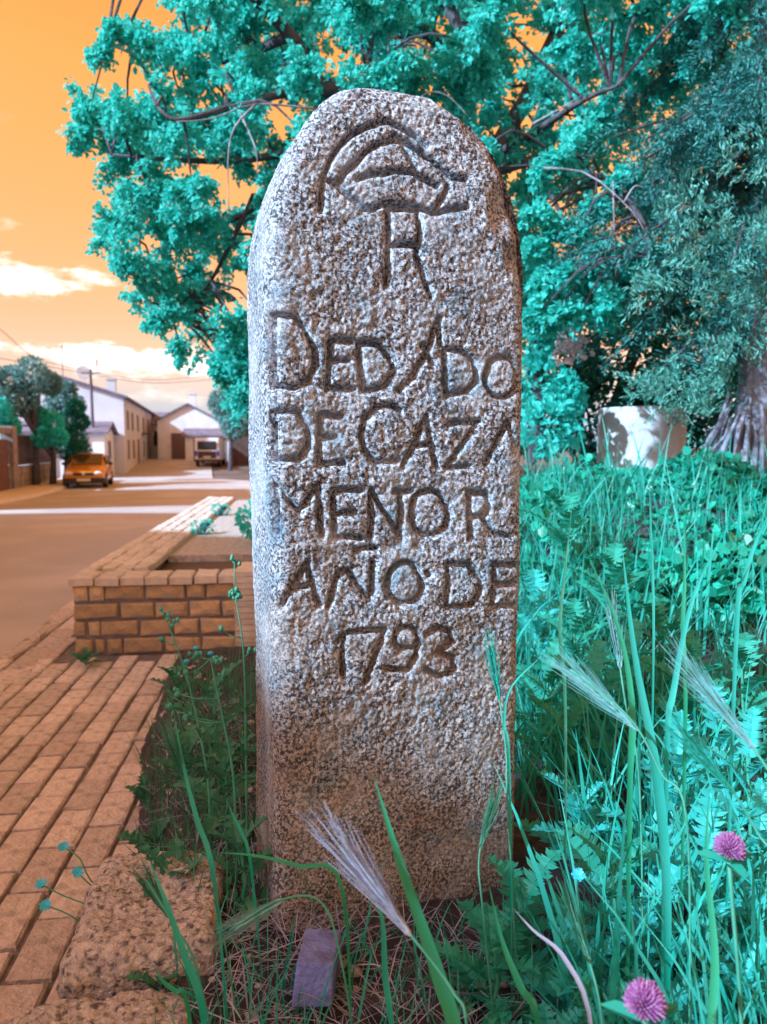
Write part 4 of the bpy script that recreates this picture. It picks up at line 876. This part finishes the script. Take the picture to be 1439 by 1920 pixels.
# ------------------------------------------------------------------ street: houses, walls, car, van
def house(name, label, loc, rz, w, dlen, eave, ridge, wallm, wins, roofm='rooftile', chim=None, ridge_axis='y', over=.25):
    """local frame: x to the right along the near gable (0..-w to the left), y away; origin at near right corner"""
    t = thing(name, label, 'house', loc, rz)
    if ridge_axis == 'y':
        MB().prism([(0, -.4), (0, eave), (-w / 2, ridge), (-w, eave), (-w, -.4)], 1, 0, dlen).build('wall', M[wallm], t, True)
        rb = MB(); th = .14; sl = (ridge - eave) / (w / 2)
        for s_ in (0, 1):
            x0 = over if s_ == 0 else -w - over; z0 = eave - sl * over; a, b = (x0, z0 + .02), (-w / 2, ridge + .02)
            rb.prism([a, b, (b[0], b[1] + th), (a[0], a[1] + th)] if s_ else [b, a, (a[0], a[1] + th), (b[0], b[1] + th)], 1, -over, dlen + over)
    else:
        MB().prism([(0, -.4), (0, eave), (dlen / 2, ridge), (dlen, eave), (dlen, -.4)], 0, -w, 0).build('wall', M[wallm], t, True)
        rb = MB(); th = .14; sl = (ridge - eave) / (dlen / 2)
        for s_ in (0, 1):
            y0 = -over if s_ == 0 else dlen + over; z0 = eave - sl * over; a, b = (y0, z0 + .02), (dlen / 2, ridge + .02)
            rb.prism([a, b, (b[0], b[1] + th), (a[0], a[1] + th)], 0, -w - over, over)
    rf = rb.build('roof', M[roofm], t, True)
    for face, a, z, ww, hh, kind in wins:
        fr = MB(); pn = MB(); e = .06
        if face == 'side':
            for k in (-1, 1): fr.box(0, .05, a + k * ww / 2 - (e if k < 0 else 0), a + k * ww / 2 + (e if k > 0 else 0), z - e, z + hh + e)
            fr.box(0, .05, a - ww / 2, a + ww / 2, z + hh, z + hh + e); fr.box(0, .09, a - ww / 2, a + ww / 2, z - e, z); pn.box(-.02, .015, a - ww / 2, a + ww / 2, z, z + hh)
        else:
            for k in (-1, 1): fr.box(a + k * ww / 2 - (e if k < 0 else 0), a + k * ww / 2 + (e if k > 0 else 0), -.05, 0, z - e, z + hh + e)
            fr.box(a - ww / 2, a + ww / 2, -.05, 0, z + hh, z + hh + e); fr.box(a - ww / 2, a + ww / 2, -.09, 0, z - e, z); pn.box(a - ww / 2, a + ww / 2, -.015, .02, z, z + hh)
        o = pn.build('door' if kind == 'door' else 'window', M['shutter' if kind in ('door', 'shutter') else 'window'], t, True); fr.build('frame', M['frame'], o, True)
    if chim:
        for x, y, z0, z1 in chim:
            c = MB().box(x - .25, x + .25, y - .25, y + .25, z0, z1).box(x - .31, x + .31, y - .31, y + .31, z1 + .002, z1 + .08).build('chimney', M['offwhite'], rf, True)
    return t
SR = math.atan2(SD.y, SD.x) - math.pi / 2       # local y -> street direction
h1p = Vector((-15.56, 45, float(gz(45))))
w1 = [('side', s, 2.75, .8, 1.05, 'window') for s in (2, 5, 9, 14, 19)] + [('side', s, .9, .8, 1.1, 'shutter') for s in (2, 5.5, 14)] + [('side', 9, .1, 1.0, 2.0, 'door')]
H1 = house('gabled_house', 'long two-storey pale house with gable end and chimney beyond the parked car', h1p, SR, 7.6, 24, 4.55, 5.75, 'offwhite', w1, chim=[(-.9, 2.2, 4.6, 5.75)])
b_ = MB().box(.02, .75, 12.2, 15, 2.55, 2.65); 
for k in range(12): b_.box(.70, .73, 12.25 + k * .24, 12.28 + k * .24, 2.65, 3.45)
b_.box(.69, .74, 12.2, 15, 3.45, 3.5).build('balcony', M['shutter'], H1, True)
an = MB().tube([(-3.4, .4, 5.6), (-3.4, .4, 7.6)], .025, 5)
for k in range(5): an.tube([(-3.8, .4, 7.0 + k * .13), (-3.0, .4, 7.0 + k * .13)], .012, 4)
an.build('antenna', M['pole'], H1, True)
dsh = MB(); dsh.cyl((-2.2, .1, 6.0), (.3, -1, .25), .42, .05, 20); dsh.tube([(-2.2, .15, 5.4), (-2.2, .15, 6.0)], .03, 5); dsh.build('satellite_dish', M['offwhite'], H1, True)
# low white annex before the gable
an_p = h1p + SN * .6 - SD * 4.5
AX = house('annex', 'low white annex with doorways in front of the long gabled house', an_p, SR, 4.6, 4.3, 2.35, 2.9, 'white', [('front', -1.3, .05, 1.0, 1.9, 'door'), ('front', -3.1, .05, 1.3, 1.8, 'door'), ('side', 2, 1.0, .9, .9, 'window')], ridge_axis='x')
# far white houses
p = P(325, 862, 66); house('white_house', 'white house with dark roof at the bend of the street', (p.x, p.y, .15), R(4), 5.2, 7, 3.0, 4.1, 'white', [('front', -1.2, 1.2, .8, 1.2, 'window'), ('front', -3.4, 0.05, .95, 2, 'door'), ('side', 2, 1.2, .8, 1, 'window')], ridge_axis='x')
p = P(412, 862, 62); house('white_gabled_house', 'white gabled house with chimney behind the van', (p.x, p.y, .15), R(10), 4.9, 8, 3.2, 4.5, 'white', [('front', -1.3, .8, 1.0, 1.1, 'window'), ('front', -3.2, .05, 1.2, 2.1, 'door')], chim=[(-2.1, 1.0, 4.2, 5.4)])
p = P(400, 862, 57); house('carport', 'low lean-to carport with sloping roof beside the van', (p.x + 1.6, p.y, .15), R(8), 3.6, 3.2, 1.9, 2.35, 'white', [('front', -1.8, .05, 2.3, 1.6, 'door')], ridge_axis='x')
p = P(500, 855, 52); house('brown_house', 'brown shed past the end of the planter', (p.x + 3, p.y, .1), R(0), 5.6, 5, 1.9, 2.7, 'fence', [('front', -2.6, .7, .9, .8, 'window')])
p = P(500, 775, 180); V = []; Fc = []                                   # far hill line
hx = np.linspace(-260, 200, 60); V = [(x, 330 + 20 * math.sin(x * .02), -2) for x in hx] + [(x, 340, 9 + 5 * math.sin(x * .03 + 1) + 2 * math.sin(x * .11)) for x in hx] + [(x, 420, -2) for x in hx]
for k in range(59): Fc += [(k, k + 1, 61 + k, 60 + k), (60 + k, 61 + k, 121 + k, 120 + k)]
mobj('hill', V, Fc, M['greyleaf'], smooth=True)['kind'] = 'structure'
# houses on the left side of the street, beside and behind the viewer (they shade the road)
def street_house(y0, y1, eave, ridge, label, m):
    p = Vector((left_x(y0), y0, 0)); ln = (y1 - y0) / SD.y
    ws = [('side', ln * (k + .5) / 4, 3.4 if eave > 5 else 2.6, 1.0, 1.3, 'window') for k in range(4)] + [('side', ln * (k + .5) / 4, .9, 1.0, 1.3, 'shutter') for k in (0, 2, 3)] + [('side', ln * 1.5 / 4, .1, 1.1, 2.1, 'door')]
    house('street_house', label, p, SR, 8, ln, eave, ridge, m, ws)
street_house(-12, 2.1, 5.5, 6.9, 'tall cream street house opposite the carved stone', 'offwhite')
street_house(2.12, 11.7, 4.15, 5.3, 'lower white street house opposite the brick planter', 'white')
street_house(15.7, 24.6, 5.2, 6.4, 'grey street house just before the stone wall with the gate', 'offwhite')
# wall with gate, fence and hedge on the left
def sp_(y, off=0, z=0): return Vector((left_x(y) - off * .9732, y - off * .23, float(gz(y)) + .12 + z))
GW = thing('garden_wall', 'stone garden wall with pillars and brown slatted fence left of the parked car', 'wall', sp_(24.7), SR)
def gbox(y0, y1, x0, x1, z0, z1, name, m, parent=GW): return MB().box(x0, x1, (y0 - 24.7) / .9732, (y1 - 24.7) / .9732, z0, z1).build(name, M[m], parent, True)
gbox(24.8, 25.9, -.35, 0, -.3, 2.2, 'pillar', 'wallstone'); gbox(28.1, 28.75, -.4, .03, -.3, 2.35, 'pillar', 'wallstone'); gbox(25.9, 28.1, -.3, -.02, 2.05, 2.25, 'lintel', 'wallstone')
rs = random.Random(5); y = 28.75
for row in range(3):
    y = 28.75
    while y < 36:
        l_ = rs.uniform(.35, .7); 
        o = gbox(y, min(36, y + l_ - .03), -.3, rs.uniform(-.03, .02), -.1 + row * .3, .18 + row * .3, 'stone', 'wallstone'); y += l_
gbox(28.75, 36, -.27, -.06, -.3, .8, 'wall_core', 'mortar')
for k in range(46): gbox(28.85 + k * .155, 28.985 + k * .155, -.18, -.14, .83, 2.0 + .03 * (k % 2), 'slat', 'fence')
gbox(28.8, 36, -.135, -.10, 1.0, 1.08, 'rail', 'fence'); gbox(28.8, 36, -.135, -.10, 1.7, 1.78, 'rail', 'fence')
GT = thing('garden_gate', 'brown plank gate between two stone pillars', 'gate', sp_(25.9), SR)
for k in range(9): MB().box(-.2, -.14, .03 + k * .247, .26 + k * .247, -.1, 1.85).build('plank', M['gate'], GT, True)
MB().box(-.135, -.11, .05, 2.2, .3, .42).box(-.135, -.11, .05, 2.2, 1.3, 1.42).build('brace', M['gate'], GT, True); MB().ball((-.09, 1.9, .9), .05, 8, 5).build('handle', M['metal'], GT, True)
# plants behind the wall
def crown_tree(name, label, cpx, n, L0, W0, m, group=None, cat='tree'):
    cs = [(P(x, y, d), r) for x, y, d, r in cpx]; c0 = cs[0][0]; base = Vector((c0.x, c0.y, float(gz(c0.y)) - .05)); t = thing(name, label, cat, base, 0, group)
    v, f = leaf_cloud([tuple(c) for c, _ in cs], [r for _, r in cs], n, L0, W0, shell=.3); mobj('crown', v, f, M[m], t); mb = MB()
    mb.tube([base, base * .5 + c0 * .5 + Vector((.08, 0, 0)), c0], [.16, .12, .06], 8)
    for c, r in cs[1:]: mb.tube([base * .5 + c0 * .5, (c + c0) / 2, c], [.07, .05, .02], 6)
    mb.build('trunk', M['bark'], t)
crown_tree('garden_tree', 'grey-green tree rising behind the garden gate', [(60, 705, 31, .75), (20, 715, 31, .6), (95, 720, 32, .45), (45, 750, 31, .6), (0, 760, 30, .7), (-60, 720, 30, 1.2)], 5200, .17, .10, 'greyleaf')
crown_tree('leafy_garden_tree', 'bright teal leafy tree behind the slatted fence', [(95, 795, 31.5, .55), (75, 785, 31.5, .45), (110, 820, 31, .35), (-5, 770, 29, .5), (20, 800, 29.5, .35), (82, 820, 31, .4)], 4200, .15, .10, 'leaf')
crown_tree('cypress', 'dark green cypress hedge by the end of the slatted fence', [(140, 820, 33, .55), (130, 790, 33, .5), (148, 850, 33, .55), (125, 840, 33, .55), (152, 790, 33.3, .35), (142, 765, 33, .35)], 5200, .13, .06, 'leafdark')
crown_tree('grey_shrub', 'pale grey-blue shrub above the dark cypress', [(120, 745, 35, .6), (140, 760, 35, .5), (105, 755, 35, .5), (128, 730, 35, .35)], 2600, .15, .08, 'greyleaf')
crown_tree('far_tree', 'grey-blue tree right of the van', [(430, 770, 48, 1.0), (415, 755, 48, .8), (450, 780, 48, .9), (440, 800, 48, .8), (465, 765, 48, .8)], 5200, .2, .12, 'greyleaf')
bl = [(pl(1.05 + rnd.uniform(-.1, .5), 1.8 + k * .55, .62 + rnd.uniform(-.05, .12)), rnd.uniform(.14, .24)) for k in range(9)]
bush('planter_shrub', 'bright teal shrub growing in the brick planter', bl, 3200, .05, .035, 'leaf')
for u_, t_, lab in ((.46, 2.6, 'small weed sprouting at the inner edge of the planter coping'), (.44, 4.6, 'tuft of weed further along the planter coping')):
    bush('planter_weed', lab, [(pl(u_, t_, .53), .07), (pl(u_ + .08, t_ + .1, .52), .06)], 160, .04, .02, 'leaf', 'weed')
# utility pole, wires
pb = P(178, 880, 41); PO = thing('utility_pole', 'slim dark utility pole before the gabled house', 'pole', (pb.x, pb.y, float(gz(41)))); ptop = P(170, 692, 41)
MB().tube([(pb.x, pb.y, -.5), ptop], [.10, .07], 10).build('post', M['pole'], PO); MB().box(ptop.x - .5, ptop.x + .5, ptop.y - .04, ptop.y + .04, ptop.z - .25, ptop.z - .17).build('crossarm', M['pole'], PO)
MB().cyl(ptop + Vector((.3, 0, .35)), (0, 0, 1), .12, .35, 10).tube([ptop + Vector((.3, 0, -.2)), ptop + Vector((.3, 0, .2))], .03, 5).build('lamp', M['lamp'], PO)
for q, lab in (([(-80, 560, 30), (0, 617, 34), (70, 672, 40), (170, 697, 41)], 'overhead wire slanting down from the upper left to the pole'), ([(170, 698, 41), (290, 712, 50), (420, 702, 58)], 'upper overhead wire running right from the pole'), ([(170, 702, 41), (290, 718, 50), (420, 710, 58)], 'lower overhead wire running right from the pole'), ([(-40, 665, 36), (60, 682, 39), (170, 701, 41)], 'thin wire reaching the pole from the left')):
    s = spline([P(*p) for p in q], 16); o = MB().tube(s, .016, 5).build('overhead_wire', M['wire']); tag(o, lab, 'wire')

# car (local: x right seen from the front ... front faces -y)
def loft(mb, secs):                             # secs: list of (y, [(x,z)...]) half outlines mirrored
    n = len(secs[0][1]); V = []
    for y, pts in secs:
        for x, z in pts: V.append((x, y, z))
        for x, z in reversed(pts): V.append((-x, y, z))
    k = 2 * n; F_ = [(i * k + j, i * k + (j + 1) % k, (i + 1) * k + (j + 1) % k, (i + 1) * k + j) for i in range(len(secs) - 1) for j in range(k)]
    F_ += [tuple(range(k))[::-1], tuple((len(secs) - 1) * k + j for j in range(k))]; mb.add(V, F_)
def wheel(parent, x, y, r=.30, w=.19):
    wl = bpy.data.objects.new('wheel', None); COL.objects.link(wl); wl.parent = parent; wl.location = (x, y, r)
    mb = MB(); V = []; n = 24; pf = [(-w / 2, r * .62), (-w / 2, r * .93), (-w / 2 + .03, r), (w / 2 - .03, r), (w / 2, r * .93), (w / 2, r * .62)]
    for xx, rr_ in pf: V += [(xx, rr_ * math.cos(2 * math.pi * k / n), rr_ * math.sin(2 * math.pi * k / n)) for k in range(n)]
    mb.add(V, [(j * n + k, j * n + (k + 1) % n, (j + 1) * n + (k + 1) % n, (j + 1) * n + k) for j in range(5) for k in range(n)]); mb.build('tyre', M['rubber'], wl, True, True)
    mb = MB(); mb.cyl((0, 0, 0), (1, 0, 0), r * .61, w * .7, 24); mb.cyl((math.copysign(w * .36, x), 0, 0), (1, 0, 0), r * .17, .03, 12)
    for k in range(5): a = k * 1.2566; mb.tube([(math.copysign(w * .37, x), 0, 0), (math.copysign(w * .37, x), r * .55 * math.cos(a), r * .55 * math.sin(a))], .03, 5)
    mb.build('rim', M['metal'], wl, True)
cp_ = PZ(150, 917, float(gz(28))); CAR = thing('parked_car', 'orange hatchback parked at the left kerb, seen from the front', 'car', (cp_.x + .05, cp_.y + .3, float(gz(28.5)) + .004), SR + R(2))
def sec(y, wb, wt, z0, zb, zt): return (y, [(wb * .90, z0), (wb, z0 + .12), (wb, (z0 + zb) / 2), (wb * .985, zb - .08), (wb * .95, zb), (wt, zt - .05), (wt * .86, zt)])
cb_ = MB(); loft(cb_, [sec(0, .66, .55, .34, .55, .62), sec(.06, .76, .62, .22, .62, .70), sec(.35, .82, .68, .19, .74, .80), sec(.95, .84, .70, .18, .84, .90), sec(1.15, .84, .70, .18, .88, .93)] +
     [sec(1.9, .845, .62, .18, .92, 1.36), sec(2.3, .845, .61, .18, .93, 1.43), sec(3.0, .84, .60, .18, .94, 1.42), sec(3.55, .82, .57, .2, .95, 1.34), sec(3.85, .78, .60, .24, .92, 1.0), sec(3.95, .70, .55, .34, .85, .92)])
o = cb_.build('body', M['carpaint'], CAR, True, True); o.modifiers.new('sub', 'SUBSURF').levels = 1; o.modifiers['sub'].render_levels = 1
g = MB().add([(-.63, 1.16, .945), (.63, 1.16, .945), (.545, 1.83, 1.34), (-.545, 1.83, 1.34)], [(0, 1, 2, 3)]); V0 = g.V[:]; g.add([(x, y - .02, z + .03) for x, y, z in V0], [(3, 2, 1, 0), ]); 
g = MB(); g.prism([(1.10, .955), (1.80, 1.36), (1.79, 1.385), (1.08, .975)], 0, -.60, .60); g.build('windscreen', M['carglass'], CAR, True)
for s_ in (-1, 1):
    x = s_ * .80
    MB().add([(x, 1.35, .96), (x, 2.35, .97), (s_ * .645, 2.32, 1.33), (s_ * .65, 1.85, 1.30), (x + s_ * .02, 1.35, .96), (x + s_ * .02, 2.35, .97), (s_ * .675, 2.32, 1.33), (s_ * .68, 1.85, 1.30)], [(0, 1, 2, 3), (7, 6, 5, 4), (0, 4, 5, 1), (1, 5, 6, 2), (2, 6, 7, 3), (3, 7, 4, 0)]).build('side_window', M['carglass'], CAR, True)
    MB().add([(x, 2.42, .97), (x, 3.35, .98), (s_ * .64, 3.2, 1.30), (s_ * .645, 2.4, 1.33), (x + s_ * .02, 2.42, .97), (x + s_ * .02, 3.35, .98), (s_ * .67, 3.2, 1.30), (s_ * .675, 2.4, 1.33)], [(0, 1, 2, 3), (7, 6, 5, 4), (0, 4, 5, 1), (1, 5, 6, 2), (2, 6, 7, 3), (3, 7, 4, 0)]).build('side_window', M['carglass'], CAR, True)
    MB().ball((s_ * .56, .06, .62), .14, 12, 7, (1.15, .5, .62)).build('headlight', M['lamp'], CAR, True, True)
    MB().ball((s_ * .93, 1.45, .98), .10, 10, 6, (.9, .5, .7)).build('mirror', M['blackplastic'], CAR, True, True)
    wheel(CAR, s_ * .76, .68); wheel(CAR, s_ * .76, 3.2)
MB().box(-.80, .80, -.045, .25, .2, .42).build('bumper', M['blackplastic'], CAR, True); MB().box(-.38, .38, -.01, .05, .53, .64).build('grille', M['blackplastic'], CAR, True)
MB().cyl((0, -.015, .60), (0, 1, 0), .06, .03, 18).build('badge', M['metal'], CAR, True); MB().box(-.26, .26, -.06, -.047, .30, .41).build('number_plate', M['plate'], CAR, True)
# van at the end of the street, seen from behind
vp = P(389, 868, 50); VAN = thing('parked_van', 'white pickup van with canopy parked at the end of the street', 'van', (vp.x, vp.y, float(gz(50)) + .004), R(6))
vb = MB(); vb.prism([(0, .42), (4.3, .42), (4.3, .95), (3.5, 1.05), (2.9, 1.85), (.12, 1.95), (0, 1.1)], 0, -.82, .82); o = vb.build('body', M['vanpaint'], VAN, True); o.modifiers.new('b', 'BEVEL').width = .08
MB().box(-.62, .62, -.03, .0, 1.15, 1.72).build('rear_window', M['window'], VAN, True); MB().box(-.84, .84, -.08, .0, .36, .52).build('bumper', M['blackplastic'], VAN, True); MB().box(-.6, .6, -.02, .0, .58, 1.05).build('tailgate', M['fence'], VAN, True)
for s_ in (-1, 1):
    MB().box(s_ * .72 - .09, s_ * .72 + .09, -.025, .0, .75, 1.08).build('tail_light', M['redlamp'], VAN, True); wheel(VAN, s_ * .72, .75, .33); wheel(VAN, s_ * .72, 3.4, .33)
MB().box(-.25, .25, -.035, -.02, .62, .73).build('number_plate', M['plate'], VAN, True)
